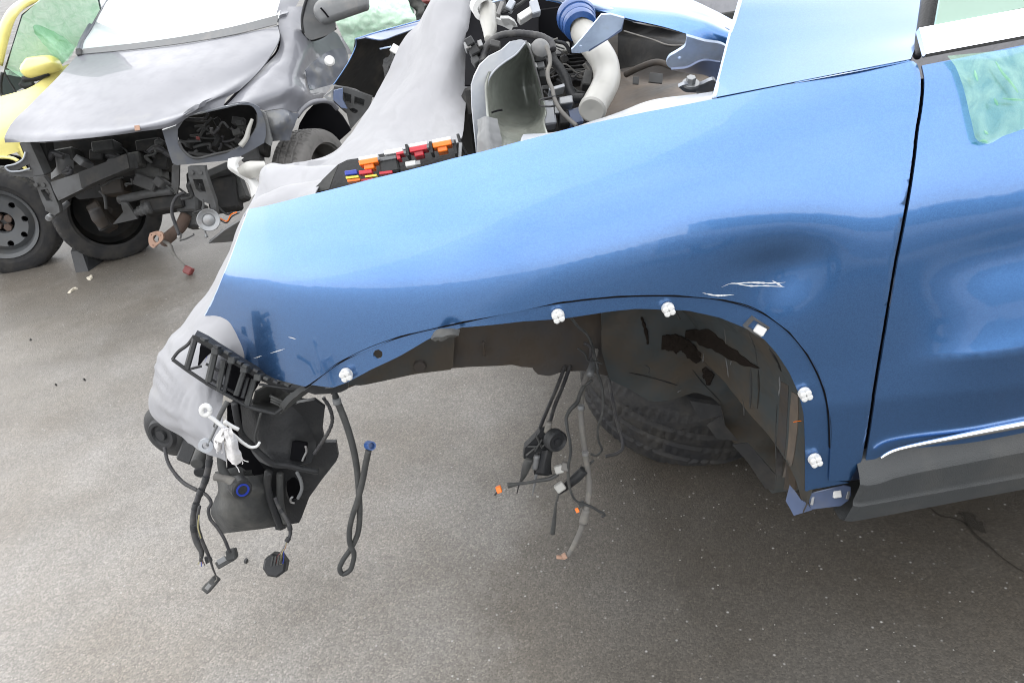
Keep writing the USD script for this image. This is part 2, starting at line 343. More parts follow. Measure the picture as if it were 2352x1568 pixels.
mat('scratch', (0.38, 0.39, 0.41), 0.5)
mat('debris', (0.34, 0.31, 0.25), 0.8)
mat('damp_tar', (0.026, 0.023, 0.019), 0.7, spec=0.08, bump=0.6, bs=300)
mat('grit', (0.20, 0.195, 0.18), 0.7, var=0.5, vs=60)
mat('concrete', (0.30, 0.29, 0.28), 0.85, bump=0.3, bs=30)
# thin green protective film: lets light through, with shiny creases
MAT['green_film'] = usdkit.material(stage, '/World/Looks/green_film', {
    'g': ('geometry', {}), 'mp': ('mapping', {'mapping_type': 'point', 'scale': (9, 9, 3)}), 'n': ('noise_texture', {'scale': 3.0, 'detail': 6, 'roughness': 0.6, 'distortion': 0.8}),
    'b': ('bump', {'strength': 0.5, 'distance': 0.01}),
    't': ('transparent_bsdf', {'color': (0.66, 0.86, 0.72)}), 'tl': ('translucent_bsdf', {'color': (0.20, 0.36, 0.22)}),
    'd': ('principled_bsdf', {'base_color': (0.27, 0.40, 0.32), 'roughness': 0.2, 'coat_weight': 0.3}),
    'm1': ('mix_closure', {'fac': 0.62}), 'm2': ('mix_closure', {}),
    'rp': ('rgb_ramp', {'ramp': [(0.35, (0.14, 0.14, 0.14)), (0.7, (0.42, 0.42, 0.42))]})},
    [('g.position', 'mp.vector'), ('mp.vector', 'n.vector'), ('n.fac', 'b.height'), ('b.normal', 'd.normal'), ('tl.BSDF', 'm1.closure1'), ('d.BSDF', 'm1.closure2'),
     ('t.BSDF', 'm2.closure1'), ('m1.closure', 'm2.closure2'), ('n.fac', 'rp.fac'), ('rp.color', 'm2.fac')], surface='m2.closure')
MAT['pale_film'] = usdkit.material(stage, '/World/Looks/pale_film', {
    'g': ('geometry', {}), 'n': ('noise_texture', {'scale': 20.0, 'detail': 6, 'roughness': 0.6, 'distortion': 0.8}), 'b': ('bump', {'strength': 0.5, 'distance': 0.01}),
    'r': ('rgb_ramp', {'ramp': [(0.3, (0.28, 0.44, 0.31)), (0.7, (0.44, 0.56, 0.46))]}), 't': ('transparent_bsdf', {'color': (0.7, 0.9, 0.76)}), 'd': ('principled_bsdf', {'roughness': 0.2, 'coat_weight': 0.4}), 'm': ('mix_closure', {'fac': 0.86})},
    [('g.position', 'n.vector'), ('n.fac', 'b.height'), ('b.normal', 'd.normal'), ('n.fac', 'r.fac'), ('r.color', 'd.base_color'), ('t.BSDF', 'm.closure1'), ('d.BSDF', 'm.closure2')], surface='m.closure')  # paler, denser copy of the film; light from behind put into its colour
# old asphalt: bound chippings, some pale, patchy dust; shade beside and under the cars painted in along with damp
MAT['asphalt'] = usdkit.material(stage, '/World/Looks/asphalt', {
    'g': ('geometry', {}), 'v': ('voronoi_texture', {'scale': 240.0, 'feature': 'f1', 'randomness': 1.0}), 'v2': ('voronoi_texture', {'scale': 88.0, 'feature': 'f1'}),
    'sx': ('separate_xyz', {}), 'sx2': ('separate_xyz', {}),
    'n1': ('noise_texture', {'scale': 1.1, 'detail': 7, 'roughness': 0.6}), 'n2': ('noise_texture', {'scale': 320.0, 'detail': 3}), 'n3': ('noise_texture', {'scale': 24.0, 'detail': 5}),
    'big': ('rgb_ramp', {'ramp': [(0.30, (0.128, 0.113, 0.095)), (0.5, (0.172, 0.162, 0.149)), (0.7, (0.205, 0.200, 0.194))]}),
    'stone': ('rgb_ramp', {'ramp': [(0.0, (0.70, 0.70, 0.70)), (0.5, (0.97, 0.97, 0.97)), (0.85, (1.15, 1.145, 1.14)), (1.0, (1.45, 1.43, 1.4))]}),
    'mul': ('mix', {'mix_type': 'multiply', 'fac': 0.85}),
    'pick': ('rgb_ramp', {'ramp': [(0.915, (0, 0, 0)), (0.99, (1, 1, 1))]}), 'near': ('rgb_ramp', {'ramp': [(0.10, (1, 1, 1)), (0.32, (0, 0, 0))]}),
    'pn': ('mix', {'mix_type': 'multiply', 'fac': 1.0}), 'white': ('mix', {'color2': (0.25, 0.245, 0.235)}),
    'h1': ('math', {'math_type': 'multiply_add', 'value2': -0.8}), 'h2': ('math', {'math_type': 'multiply_add', 'value2': 0.5}),
    'b': ('bump', {'strength': 0.30, 'distance': 0.004}),
    'ro': ('rgb_ramp', {'ramp': [(0.35, (0.42, 0.42, 0.42)), (0.65, (0.62, 0.62, 0.62))]}),
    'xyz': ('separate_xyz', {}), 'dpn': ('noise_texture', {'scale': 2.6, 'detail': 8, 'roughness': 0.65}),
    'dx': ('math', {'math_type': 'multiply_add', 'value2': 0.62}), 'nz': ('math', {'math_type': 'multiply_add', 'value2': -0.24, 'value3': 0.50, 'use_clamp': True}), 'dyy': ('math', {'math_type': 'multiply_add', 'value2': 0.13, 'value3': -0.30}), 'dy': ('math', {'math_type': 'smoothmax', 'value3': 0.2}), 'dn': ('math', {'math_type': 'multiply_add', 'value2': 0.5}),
    'ux': ('math', {'math_type': 'multiply_add', 'value2': 1.6, 'value3': 0.15, 'use_clamp': True}), 'uy0': ('math', {'math_type': 'subtract', 'value2': 1.9}), 'uy1': ('math', {'math_type': 'absolute'}), 'uy2': ('math', {'math_type': 'multiply_add', 'value2': -1.3, 'value3': 1.5, 'use_clamp': True}), 'uu': ('math', {'math_type': 'multiply'}), 'us': ('math', {'math_type': 'multiply_add', 'value2': 0.38}), 'damp_shade': ('rgb_ramp', {'ramp': [(0.12, (1, 1, 1)), (0.42, (0.48, 0.46, 0.43)), (0.78, (0.255, 0.244, 0.226))]}), 'dmul': ('mix', {'mix_type': 'multiply', 'fac': 1.0}),  # under-car term and ramp put shade into the ground colour
    'p': ('principled_bsdf', {'specular_ior_level': 0.22})},
    [('g.position', 'xyz.vector'), ('g.position', 'dpn.vector'), ('xyz.x', 'dx.value1'), ('xyz.y', 'nz.value1'), ('nz.value', 'dx.value3'), ('xyz.y', 'dyy.value1'), ('dyy.value', 'dy.value1'), ('dx.value', 'dy.value2'), ('dpn.fac', 'dn.value1'), ('dy.value', 'dn.value3'), ('xyz.x', 'ux.value1'), ('xyz.y', 'uy0.value1'), ('uy0.value', 'uy1.value1'), ('uy1.value', 'uy2.value1'), ('ux.value', 'uu.value1'), ('uy2.value', 'uu.value2'), ('uu.value', 'us.value1'), ('dn.value', 'us.value3'), ('us.value', 'damp_shade.fac'),
     ('big.color', 'dmul.color1'), ('damp_shade.color', 'dmul.color2'), ('g.position', 'v.vector'), ('g.position', 'v2.vector'), ('g.position', 'n1.vector'), ('g.position', 'n2.vector'), ('g.position', 'n3.vector'), ('v.color', 'sx.vector'), ('v2.color', 'sx2.vector'),
     ('n1.fac', 'big.fac'), ('sx.x', 'stone.fac'), ('dmul.color', 'mul.color1'), ('stone.color', 'mul.color2'), ('sx2.x', 'pick.fac'), ('v2.distance', 'near.fac'),
     ('pick.color', 'pn.color1'), ('near.color', 'pn.color2'), ('pn.color', 'white.fac'), ('mul.color', 'white.color1'), ('white.color', 'p.base_color'),
     ('v.distance', 'h1.value1'), ('n2.fac', 'h2.value1'), ('h2.value', 'h1.value3'), ('n3.fac', 'h2.value3'), ('h1.value', 'b.height'), ('b.normal', 'p.normal'), ('n1.fac', 'ro.fac'), ('ro.color', 'p.roughness')], surface='p.BSDF')
# ------------------------------------------------------------------ ground
def ground_mesh():
    a = np.array([(-200, -200, 0), (200, -200, 0), (200, 200, 0), (-200, 200, 0)], float)
    return a, np.array([[0, 1, 2], [0, 2, 3]])
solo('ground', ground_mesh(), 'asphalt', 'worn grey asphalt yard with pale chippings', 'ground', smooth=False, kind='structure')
# ------------------------------------------------------------------ the blue car: body surface Y = S(x, z)
def zt(x):                                   # height of the bonnet gap along the car
    return np.interp(x, [-0.6, -0.42, 0.0, 0.4, 0.72, 2.5], [0.93, 0.975, 1.04, 1.084, 1.108, 1.15])
DENT = at('f', 1790, 640, 1.17); CREASE_Z = at('f', 2200, 812, 1.15)[2]
def S(x, z):
    x = np.asarray(x, float); z = np.asarray(z, float)
    s = zt(x) - z
    e = np.exp(-np.clip(s, -0.02, None) / 0.082) + np.where(s < -0.02, (-0.02 - s) * 3, 0)
    front = np.where(x < 0.12, 0.62 * (0.12 - x) ** 2, 0.0)
    low = 0.05 * np.clip(0.62 - z, 0, None)                          # slight tuck outwards towards the sill
    y = 1.175 + 0.145 * e + front - low * 0.6
    dd = ((x - DENT[0]) / 0.072) ** 2 + ((z - DENT[2] - 0.01) / np.where(z < DENT[2] + 0.01, 0.075, 0.036)) ** 2   # dent above the rear of the arch
    y = y + 0.0115 * np.exp(-dd)
    dd = ((x - DENT[0] - 0.17) / 0.07) ** 2 + ((z - DENT[2] - 0.20) / 0.09) ** 2   # shallow ripple by the door gap
    y = y + 0.006 * np.exp(-dd)
    w2 = np.clip((x - 0.25) / 0.4, 0, 1); w2 = w2 * w2 * (3 - 2 * w2); y = y + w2 * 0.13 * (np.clip(z, 0.55, 0.98) - 0.80)
    w = np.clip((x - 0.625) / 0.2, 0, 1); w = w * w * (3 - 2 * w)      # door: hollow above a sharp low crease
    h = z - CREASE_Z - 0.02 * np.clip(x - 0.6, 0, 1)
    y = y - w * np.where(h > 0, 0.030 * np.exp(-h / 0.11), 0.030 * np.exp(np.clip(h, -1, 0) / 0.16))
    h2 = z - CREASE_Z - 0.15 - 0.05 * np.clip(x - 0.6, 0, 2)
    y = y + w * 0.004 * np.exp(-(h2 / 0.05) ** 2)
    return y
def sp(c, P): return [onsurf(c, x, y, S) for x, y in P]
blue = thing('blue_car', 'blue metallic car with its front wheel, bumper and headlight removed, under the grey cover', 'car', (0.6, 2.0, 0))

TOP = [(572, 480), (700, 450), (850, 412), (1041, 364), (1190, 326), (1328, 290), (1480, 258), (1628, 230), (1800, 196), (1950, 166), (2098, 140)]
GAP = [(2109, 150), (2115, 181), (2112, 235), (2103, 291), (2090, 400), (2075, 490), (2054, 597), (2034, 716), (2018, 813), (2002, 910), (1990, 996), (1979, 1058)]
CREASE = [(1904, 1105), (1908, 1027), (1905, 950), (1896, 900), (1881, 860), (1857, 815), (1814, 762), (1755, 718), (1667, 688), (1550, 677), (1418, 679), (1286, 693), (1062, 738), (919, 771), (788, 826), (702, 888)]
FRONT = [(632, 870), (567, 836), (502, 792), (446, 762), (475, 718), (499, 668), (535, 578)]
LOWF = [(1953, 1103)]
main = sp('f', TOP + GAP + LOWF + CREASE + FRONT)
fender = part(blue, 'front_wing', panel(main, S, 0.009, 0.004), 'blue_paint', 50, label='blue front wing with a dent and scratches above the wheel arch')
# recessed flange below the crease
FL = [(1849, 1130), (1849, 1011), (1846, 952), (1834, 902), (1813, 855), (1784, 811), (1755, 779), (1711, 753), (1652, 729), (1579, 713), (1462, 709), (1403, 715), (1298, 731), (1200, 738), (1060, 752), (985, 778), (919, 817), (853, 848), (799, 877), (765, 890), (704, 886)]
S2 = lambda x, z: S(x, z) + 0.006
S3 = lambda x, z: S(x, z) + 0.012
up = [(x + dx, y + dy) for (x, y), (dx, dy) in zip(CREASE, [(6, -2)] * 7 + [(2, -6)] * 9)]
hole = smoothpoly([(878 + 0, 808), (869, 802), (858, 808), (857, 818), (867, 825), (878, 818)], 16)
fl = [onsurf('f', x, y, S2) for x, y in [(1950, 1108)] + up + FL[::-1][1:] + [(1861, 1124)]]
part(fender, 'arch_flange', panel(fl, S2, 0.010, 0.003, holes=[[onsurf('f', x, y, S2) for x, y in hole]]), 'blue_paint', 50)
# dark line set into the groove along the crease
gl = [onsurf('f', x, y, lambda a, b: S(a, b) + 0.0035) for x, y in CREASE[1:]]
part(fender, 'arch_groove', tube(gl, 0.0035, 90, 6), 'dark_gap', True)
# edge folds: pale rims
part(fender, 'folded_edge', tube([p + np.array([0.002, 0.003, 0]) for p in sp('f', [(570, 482), (535, 578), (499, 668), (475, 718), (447, 762)])], 0.0035, 40, 8), 'pale_blue_metal', True)
# white clips on the flange
def clip(c, x, y, r, name='trim_clip'):
    p = onsurf(c, x, y, S2); n = np.array([-0.05, -1, 0.05]); n = unit(n); s = mpp(c, p)
    ms = [cyl(p + n * 0.004, n, r * s * 1.0, 0.008, 14, 0.3)]
    e = unit(np.cross(n, [0, 0, 1])); u = np.cross(e, n)
    for k in range(4):
        a = 0.5 + k * math.pi / 2; q = p + n * 0.010 + (e * math.cos(a) + u * math.sin(a)) * r * s * 0.55
        ms.append(cyl(q, n, r * s * 0.5, 0.016, 10, 0.4))
    part(fender, name, join(*ms), 'white_plastic', 40)
for x, y in [(1281, 721), (1533, 706), (1846, 900), (1869, 1051), (797, 856)]: clip('f', x, y, 15)
# square retainer
S4 = lambda x, z: S(x, z) - 0.001
q = [onsurf('I', x, y, S4) for x, y in [(1440, 262), (1515, 185), (1650, 275), (1570, 355)]]
qi = [onsurf('I', x, y, S4) for x, y in [(1470, 262), (1520, 205), (1625, 278), (1568, 328)]]
part(fender, 'retainer_frame', plate_on(q, [0, 1, 0], 0.010, [qi]), 'dull_steel', 30)
part(fender, 'retainer_pocket', plate_on([p + np.array([0, 0.009, 0]) for p in qi], [0, 1, 0], 0.002), 'dark_gap', 30)
part(fender, 'retainer_clip', pbox('I', 1572, 288, q[0][1] - 0.002, 90, 72, 0.014, -32), 'white_plastic', 30)
# paint scratches with a shape of their own
def scr(c, P, w):
    S5 = lambda x, z: S(x, z) - 0.0006
    P = catmull(np.array(P, float), 24); T = np.gradient(P, axis=0); T /= np.linalg.norm(T, axis=1, keepdims=True) + 1e-9; Nn = np.stack([-T[:, 1], T[:, 0]], 1)
    rng = np.random.default_rng(len(P) + int(P[0][0])); ww = 0.75 * w * np.clip(np.sin(np.linspace(0.1, 3.0, 24)), 0.15, 1) * rng.uniform(0.5, 1.2, 24)
    V = [onsurf(c, *(p + n * q), S5) for p, n, q in zip(P, Nn, ww)] + [onsurf(c, *(p - n * q), S5) for p, n, q in zip(P, Nn, ww)]
    F = np.array([[i, i + 1, i + 25, i + 24] for i in range(23)]); V = np.array(V); F = face_viewer(V, np.vstack([F[:, [0, 1, 2]], F[:, [0, 2, 3]]]))
    part(fender, 'scratch', (V, F), 'scratch', True)
scr('J', [(200, 525), (260, 500), (400, 515), (520, 515), (650, 522)], 7); scr('J', [(255, 500), (400, 492), (570, 495), (655, 490)], 9); scr('J', [(560, 478), (600, 500), (640, 525)], 10)
scr('J', [(65, 565), (150, 582), (290, 578)], 9)
scr('F', [(1060, 570), (1100, 560), (1135, 548)], 6); scr('F', [(1205, 528), (1270, 508), (1335, 488)], 6); scr('F', [(1365, 385), (1400, 392), (1437, 405)], 6)

# door
DOOR = [(x + 8.5, y + 1) for x, y in GAP[:-1]] + [(1988, 1061)]
dtop = onsurf('f', 2345, 88, S); dl = sp('f', DOOR); sill_l = onsurf('f', 1985, 1072, S)
zb = sill_l[2]
door_out = [dl[0]] + [np.array([x, 0, zt(x) + 0.010]) for x in np.linspace(dl[0][0] + 0.02, 1.9, 12)] + [np.array([1.9, 0, zb + 0.02]), np.array([sill_l[0] + 0.004, 0, zb])] + dl[:0:-1]
ztop = dl[0][2]
door_out = [dl[0]] + [np.array([x, 0, ztop + 0.045 * (x - dl[0][0])]) for x in np.linspace(dl[0][0] + 0.03, 1.9, 8)] + [np.array([1.9, 0, zb + 0.03]), np.array([sill_l[0] + 0.004, 0, zb])] + dl[:0:-1]
door = part(blue, 'front_door', panel(door_out, S, 0.010, 0.004), 'blue_paint', 50)
# the shadow gap between wing and door and below the bonnet: inner jamb
SJ = lambda a, b: S(a, b) + 0.022
_g = catmull(np.array(GAP[1:], float), 40)
_v = np.array([onsurf('f', x + dx, y, SJ) for dx in (-14, 4, 24) for x, y in _g]); _f = np.array([[a * 40 + b, a * 40 + b + 1, (a + 1) * 40 + b + 1, (a + 1) * 40 + b] for a in (0, 1) for b in range(39)])
part(blue, 'door_jamb', (_v, face_viewer(_v, np.vstack([_f[:, [0, 1, 2]], _f[:, [0, 2, 3]]]))), 'dark_gap', True)
# window frame, chrome strip, glass
def P3(c, x, y, Y): return at(c, x, y, Y)
yw = float(S(0.75, ztop)) + 0.0
w0 = at('E', 1655, 385, yw + 0.005)
beltR = np.array([1.9, yw + 0.005, w0[2] + 0.05 * (1.9 - w0[0])])
cs = lambda a, b, h, d, m, name: part(door, name, plate_on([a, b, b + np.array([0, 0.03, h]), a + np.array([0, 0.03, h])], [0, 1, -0.8], d), m, 30)
cs(w0, beltR, 0.036, 0.012, 'chrome', 'belt_trim')
a0 = at('E', 1655, 380, yw + 0.01); a1 = at('E', 1770, 0, yw + 0.09); a2 = at('E', 1860, -20, yw + 0.09); a3 = at('E', 1760, 245, yw + 0.03)
part(door, 'mirror_trim', plate_on([a0, a1, a2, a3], np.cross(a1 - a0, a3 - a0), 0.012), 'chrome', 30)
g0 = w0 + np.array([0.03, 0.035, 0.035]); g1 = beltR + np.array([0, 0.035, 0.035]); up_ = np.array([0.12, 0.16, 0.40])
part(door, 'side_window', plate_on([g0, g1, g1 + up_, g0 + up_], np.cross(g1 - g0, up_), 0.005), 'green_glass', 30)
# A-pillar shadow and pillar
part(blue, 'windscreen_pillar', tube([at('E', 1590, 405, yw + 0.05), at('E', 1640, 260, yw + 0.09), at('E', 1690, 60, yw + 0.14), at('E', 1710, -60, yw + 0.17)], [0.006, 0.014, 0.018, 0.02], 20, 10), 'black_plastic', True)
# sill trim
sx0 = at('K', 985, 545, 1.12)
c0 = [at('K', x, y, 1.122) for x, y in [(1145, 490), (1180, 462), (1240, 432), (1320, 408), (1450, 378), (1750, 318), (2050, 258), (2352, 200)]]
c0.append(c0[-1] + (c0[-1] - c0[-2]) * 6)
CX, CZ = [sx0[0]] + [p[0] for p in c0], [sx0[2]] + [p[2] - 0.006 for p in c0]
def sill():
    prof = [(1.165, sx0[2] + 0.004), (1.140, sx0[2] - 0.004), (1.116, sx0[2] - 0.030), (1.110, sx0[2] - 0.042), (1.112, sx0[2] - 0.052), (1.122, sx0[2] - 0.088), (1.121, sx0[2] - 0.094), (1.119, sx0[2] - 0.098), (1.121, sx0[2] - 0.103), (1.138, sx0[2] - 0.150), (1.155, sx0[2] - 0.160), (1.26, sx0[2] - 0.150), (1.26, sx0[2])]
    xs = [sx0[0], sx0[0] + 0.012] + list(np.linspace(sx0[0] + 0.03, 1.2, 24)) + [2.2]; V = []
    for i, x in enumerate(xs):
        for (y, z) in prof:
            k = 0.0
            V.append((x - 0.018 * np.clip((sx0[2] - z) / 0.2, 0, 1) if i < 2 else x, y + (0.006 if i == 0 else 0), z + (np.interp(x, CX, CZ) - sx0[2]) * np.clip(1 - (sx0[2] - z) / 0.10, 0, 1) + 0.06 * (x - sx0[0]) * np.clip((sx0[2] - z) / 0.2, 0, 1) + 0.008 * (x - sx0[0])))
    m = len(prof); F = [[i * m + j, i * m + (j + 1) % m, (i + 1) * m + (j + 1) % m, (i + 1) * m + j] for i in range(len(xs) - 1) for j in range(m)]
    V = np.array(V); F = np.array(F); F = np.vstack([F[:, [0, 1, 2]], F[:, [0, 2, 3]]])
    return V, F[:, ::-1]
sl = part(blue, 'sill_trim', sill(), 'sill_plastic', 25)
part(sl, 'chrome_strip', tube(c0, [0.003, 0.0068, 0.0075, 0.0075], 80, 8), 'chrome', True)
# lower wing brackets
b1 = part(blue, 'lower_bracket', plate('K', [(370, 725), (410, 770), (465, 850), (520, 880), (555, 930), (400, 978), (375, 930), (335, 860)], 1.168, 0.003), 'blue_inner', 30, label='bent pale blue end of the wing bracket')
part(blue, 'lower_bracket', plate('K', [(540, 800), (600, 780), (830, 725), (880, 735), (885, 800), (860, 850), (800, 895), (550, 925), (530, 870)], 1.166, 0.003), 'blue_inner', 30)
part(blue, 'bracket_clip', pbox('K', 772, 795, 1.163, 70, 68, 0.012, 8), 'white_plastic', 30)
part(blue, 'bracket_tab', pbox('K', 863, 800, 1.163, 24, 80, 0.004, -12), 'steel', 30)
part(blue, 'bracket_tab', pbox('K', 560, 850, 1.163, 22, 80, 0.004, -10), 'steel', 30)
part(blue, 'inner_sill', box3((sx0[0] + 0.97, 1.30, sx0[2] - 0.07), 1.9, 0.16, 0.13), 'blue_inner', 30)
part(blue, 'added_subframe', box3((0.72, 2.35, 0.30), 0.5, 1.2, 0.10), 'engine_black', 30)  # hidden box added to block light leaking under the car
part(blue, 'floor_pan', box3((1.45, 2.0, 0.27), 1.75, 1.4, 0.04), 'engine_black', 30)
# ------------------------------------------------------------------ blue car: bonnet remains, engine bay, wheel housing
def bonnet():
    # nearly level sheet that rises gently from the gap line towards the middle of the car
    low = [(1642, 224), (1800, 191), (1950, 161), (2092, 136)]
    front = [(1642, 224), (1655, 170), (1675, 90), (1700, 5), (1712, -40)]
    rear = [(2092, 136), (2110, 90), (2130, 20), (2140, -40)]
    rows = []
    for t, Yq in zip(np.linspace(0, 1, 6), [1.325, 1.37, 1.43, 1.50, 1.57, 1.64]):
        row = []
        for u in np.linspace(0, 1, 5):
            lx, ly = np.interp(u, [0, .36, .69, 1], [p[0] for p in low]), np.interp(u, [0, .36, .69, 1], [p[1] for p in low])
            fx, fy = np.interp(t, np.linspace(0, 1, 5), [p[0] for p in front]), np.interp(t, np.linspace(0, 1, 5), [p[1] for p in front])
            rx, ry = np.interp(t, np.linspace(0, 1, 4), [p[0] for p in rear]), np.interp(t, np.linspace(0, 1, 4), [p[1] for p in rear])
            row.append((fx + (rx - fx) * u, fy + (ry - fy) * u, Yq))
        rows.append(row)
    return sheet('f', rows, 30, 30, 0.006)
bon = part(blue, 'bonnet', bonnet(), 'blue_paint', 40, label='flat rear left corner of the blue bonnet')
part(bon, 'bonnet_edge', ptube('f', [(1640, 226), (1655, 170), (1675, 90), (1700, 3), (1712, -45)], [1.322, 1.39, 1.47, 1.56, 1.638], 5, 30, 8), 'pale_blue_metal', True)
# crumpled front of the bonnet, folded up: pale under-edge and blue roll
part(blue, 'folded_bonnet', sheet('O', [[(-500, -200, 2.35), (300, -120, 2.30), (1100, -60, 2.2), (1500, -10, 2.12), (1800, 120, 2.08), (2200, 330, 2.05)],
    [(-550, -110, 2.25), (200, -20, 2.2), (900, 60, 2.12), (1350, 130, 2.05), (1800, 260, 2.0), (2150, 450, 1.98)],
    [(-600, -40, 2.16), (100, 90, 2.12), (700, 220, 2.06), (1250, 300, 2.0), (1700, 420, 1.95), (2120, 560, 1.93)],
    [(-600, -10, 2.14), (60, 140, 2.1), (650, 290, 2.05), (1200, 420, 1.99), (1650, 560, 1.95), (2060, 700, 1.93)]], 40, 24, 0.004, 0.004, 9, 3), 'blue_paint', 40, label='crumpled folded front of the bonnet')
part(blue, 'bonnet_seal', ptube('O', [(-560, -40), (-100, 30), (300, 140), (650, 270), (750, 290)], [2.12, 2.08], 42, 40, 8), 'pale_blue_metal', True)
part(blue, 'paint_chip_patch', sheet('O', [[(420, -40, 2.2), (1030, -40, 2.17)], [(560, 10, 2.17), (1000, 60, 2.14)], [(750, 90, 2.14), (980, 120, 2.12)], [(860, 150, 2.10), (950, 160, 2.10)]], 8, 8, 0.002), 'white_plastic', 40)
# hinge blade and right bracket
part(blue, 'bonnet_stay', plate('D', [(1185, 122), (1260, 118), (1372, 150), (1350, 240), (1240, 320), (1085, 410), (1010, 428), (950, 425), (945, 400), (970, 378), (1040, 300)], 1.74, 0.005, [smoothpoly([(1010, 368), (1022, 360), (1030, 368), (1018, 376)], 10)], n=(0.2, 0.75, 0.5)), 'pale_blue_metal', 30)
part(blue, 'stay_flange', plate('D', [(1372, 150), (1352, 250), (1085, 418), (1090, 400), (1240, 312), (1345, 235)], 1.735, 0.012, n=(0.2, 0.75, 0.5)), 'blue_inner', 30)
part(blue, 'hinge_bracket', plate('D', smoothpoly([(1870, 292), (2000, 330), (2190, 385), (2180, 540), (2100, 520), (1990, 490), (1880, 540), (1760, 560), (1708, 510), (1722, 470), (1800, 415), (1860, 370)], 70), 1.62, 0.006, [smoothpoly([(1795, 465), (1815, 452), (1828, 458), (1808, 475)], 10)], n=(0.1, 0.7, 0.7)), 'pale_blue_metal', 30)
part(blue, 'hinge_web', sheet('D', [[(1745, 560, 1.62), (1880, 545, 1.60), (1990, 492, 1.6), (2140, 500, 1.6)], [(1800, 575, 1.66), (1900, 590, 1.66), (2000, 600, 1.65), (2120, 660, 1.62)]], 20, 8, 0.004), 'blue_inner', 40)
part(blue, 'bolt', cyl(at('D', 1905, 645, 1.50), (0.1, -0.4, 1), 0.009, 0.014, 6), 'steel', 20)
part(blue, 'washer', cyl(at('D', 1905, 672, 1.505), (0.1, -0.4, 1), 0.016, 0.006, 20), 'steel', 30)
part(blue, 'mount_plate', plate('D', smoothpoly([(1805, 700), (1850, 680), (1950, 690), (2100, 650), (2110, 720), (2080, 750), (1940, 745), (1850, 735)], 40), 1.50, 0.006, n=(0, 0.5, 0.85)), 'pale_grey_metal', 30)
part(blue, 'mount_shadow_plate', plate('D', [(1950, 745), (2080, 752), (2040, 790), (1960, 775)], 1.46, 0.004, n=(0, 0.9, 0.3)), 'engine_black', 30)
# inner wing rail under the bonnet gap
part(blue, 'inner_wing_rail', sheet('D', [[(560, 1075, 1.50), (820, 1055, 1.50), (1010, 1005, 1.50), (1300, 915, 1.5), (1600, 800, 1.48), (1850, 765, 1.46), (2080, 730, 1.46)], [(540, 1140, 1.44), (820, 1090, 1.44), (1010, 1045, 1.44), (1300, 955, 1.44), (1600, 890, 1.42), (1850, 830, 1.40), (2080, 790, 1.40)], [(540, 1230, 1.40), (820, 1180, 1.40), (1010, 1120, 1.40), (1300, 1040, 1.4), (1600, 980, 1.38), (1850, 920, 1.37), (2080, 870, 1.37)]], 50, 12, 0.004, 0.003, 12, 5), 'pale_grey_metal', 40)
# bulkhead / dirty floor of the bay
part(blue, 'bulkhead', sheet('D', [[(1150, 200, 2.3), (1500, 190, 2.25), (1900, 250, 2.1), (2300, 300, 2.0)], [(1150, 480, 2.15), (1450, 540, 2.1), (1800, 560, 2.0), (2300, 600, 1.9)], [(1180, 760, 1.95), (1450, 720, 1.9), (1800, 720, 1.8), (2300, 760, 1.7)], [(1180, 1000, 1.7), (1500, 900, 1.65), (1850, 840, 1.6), (2300, 880, 1.55)]], 30, 24, 0.004, 0.012, 6, 7), 'bay_floor', 40)
part(blue, 'scuttle_panel', sheet('D', [[(1200, 140, 2.2), (1500, 190, 2.12), (1880, 290, 1.95)], [(1330, 245, 2.12), (1520, 290, 2.05), (1870, 330, 1.92)], [(1320, 270, 2.1), (1520, 310, 2.03), (1860, 350, 1.9)], [(1320, 560, 2.1), (1500, 520, 2.0), (1860, 480, 1.88)]], 24, 20, 0.004, 0.008, 9, 8), 'engine_black', 40)
part(blue, 'loom_strip', ptube('D', [(1370, 250), (1450, 275), (1600, 320), (1720, 362), (1850, 365)], [2.05, 1.9], 6, 30, 6), 'dusty_cable', True)
part(blue, 'bulkhead_patch', pbox('D', 1465, 645, 1.83, 48, 60, 0.006, -4), 'dull_steel', 30)
part(blue, 'bulkhead_patch', pbox('D', 1625, 625, 1.80, 110, 80, 0.006, -6), 'dull_steel', 30)
part(blue, 'bulkhead_rib', ptube('D', [(1380, 600), (1500, 540), (1640, 500), (1760, 540)], [1.9, 1.82], 26, 24, 8), 'brown_metal', True)
# dark engine mass
part(blue, 'engine_block', box3((0.35, 2.35, 0.72), 0.85, 0.55, 0.55, 0.05), 'engine_black', 30)
part(blue, 'dark_bay_plate', pbox('D', 920, 420, 2.35, 1100, 760, 0.05, 8), 'dark_gap', 30)  # near-black plate backing the engine bay
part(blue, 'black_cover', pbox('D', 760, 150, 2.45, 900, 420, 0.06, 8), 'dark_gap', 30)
rng = random.Random(4)
for k in range(16):
    x, y = rng.uniform(640, 1080), rng.uniform(330, 720)
    part(blue, 'engine_fitting', pbox('D', x, y, rng.uniform(1.95, 2.12), rng.uniform(25, 120), rng.uniform(18, 80), 0.05, rng.uniform(0, 25)), rng.choice(['engine_black', 'dusty_plastic', 'dull_steel', 'black_plastic', 'engine_black']), 30)
for k in range(9):
    y = rng.uniform(400, 760); x = rng.uniform(680, 900)
    part(blue, 'engine_wire', ptube('D', [(x, y), (x + rng.uniform(40, 90), y + rng.uniform(-50, 40)), (x + rng.uniform(100, 200), y + rng.uniform(-60, 60)), (x + rng.uniform(180, 290), y + rng.uniform(-40, 90))], 1.93, rng.uniform(4, 9), 24, 6), rng.choice(['cable', 'dusty_cable']), True)
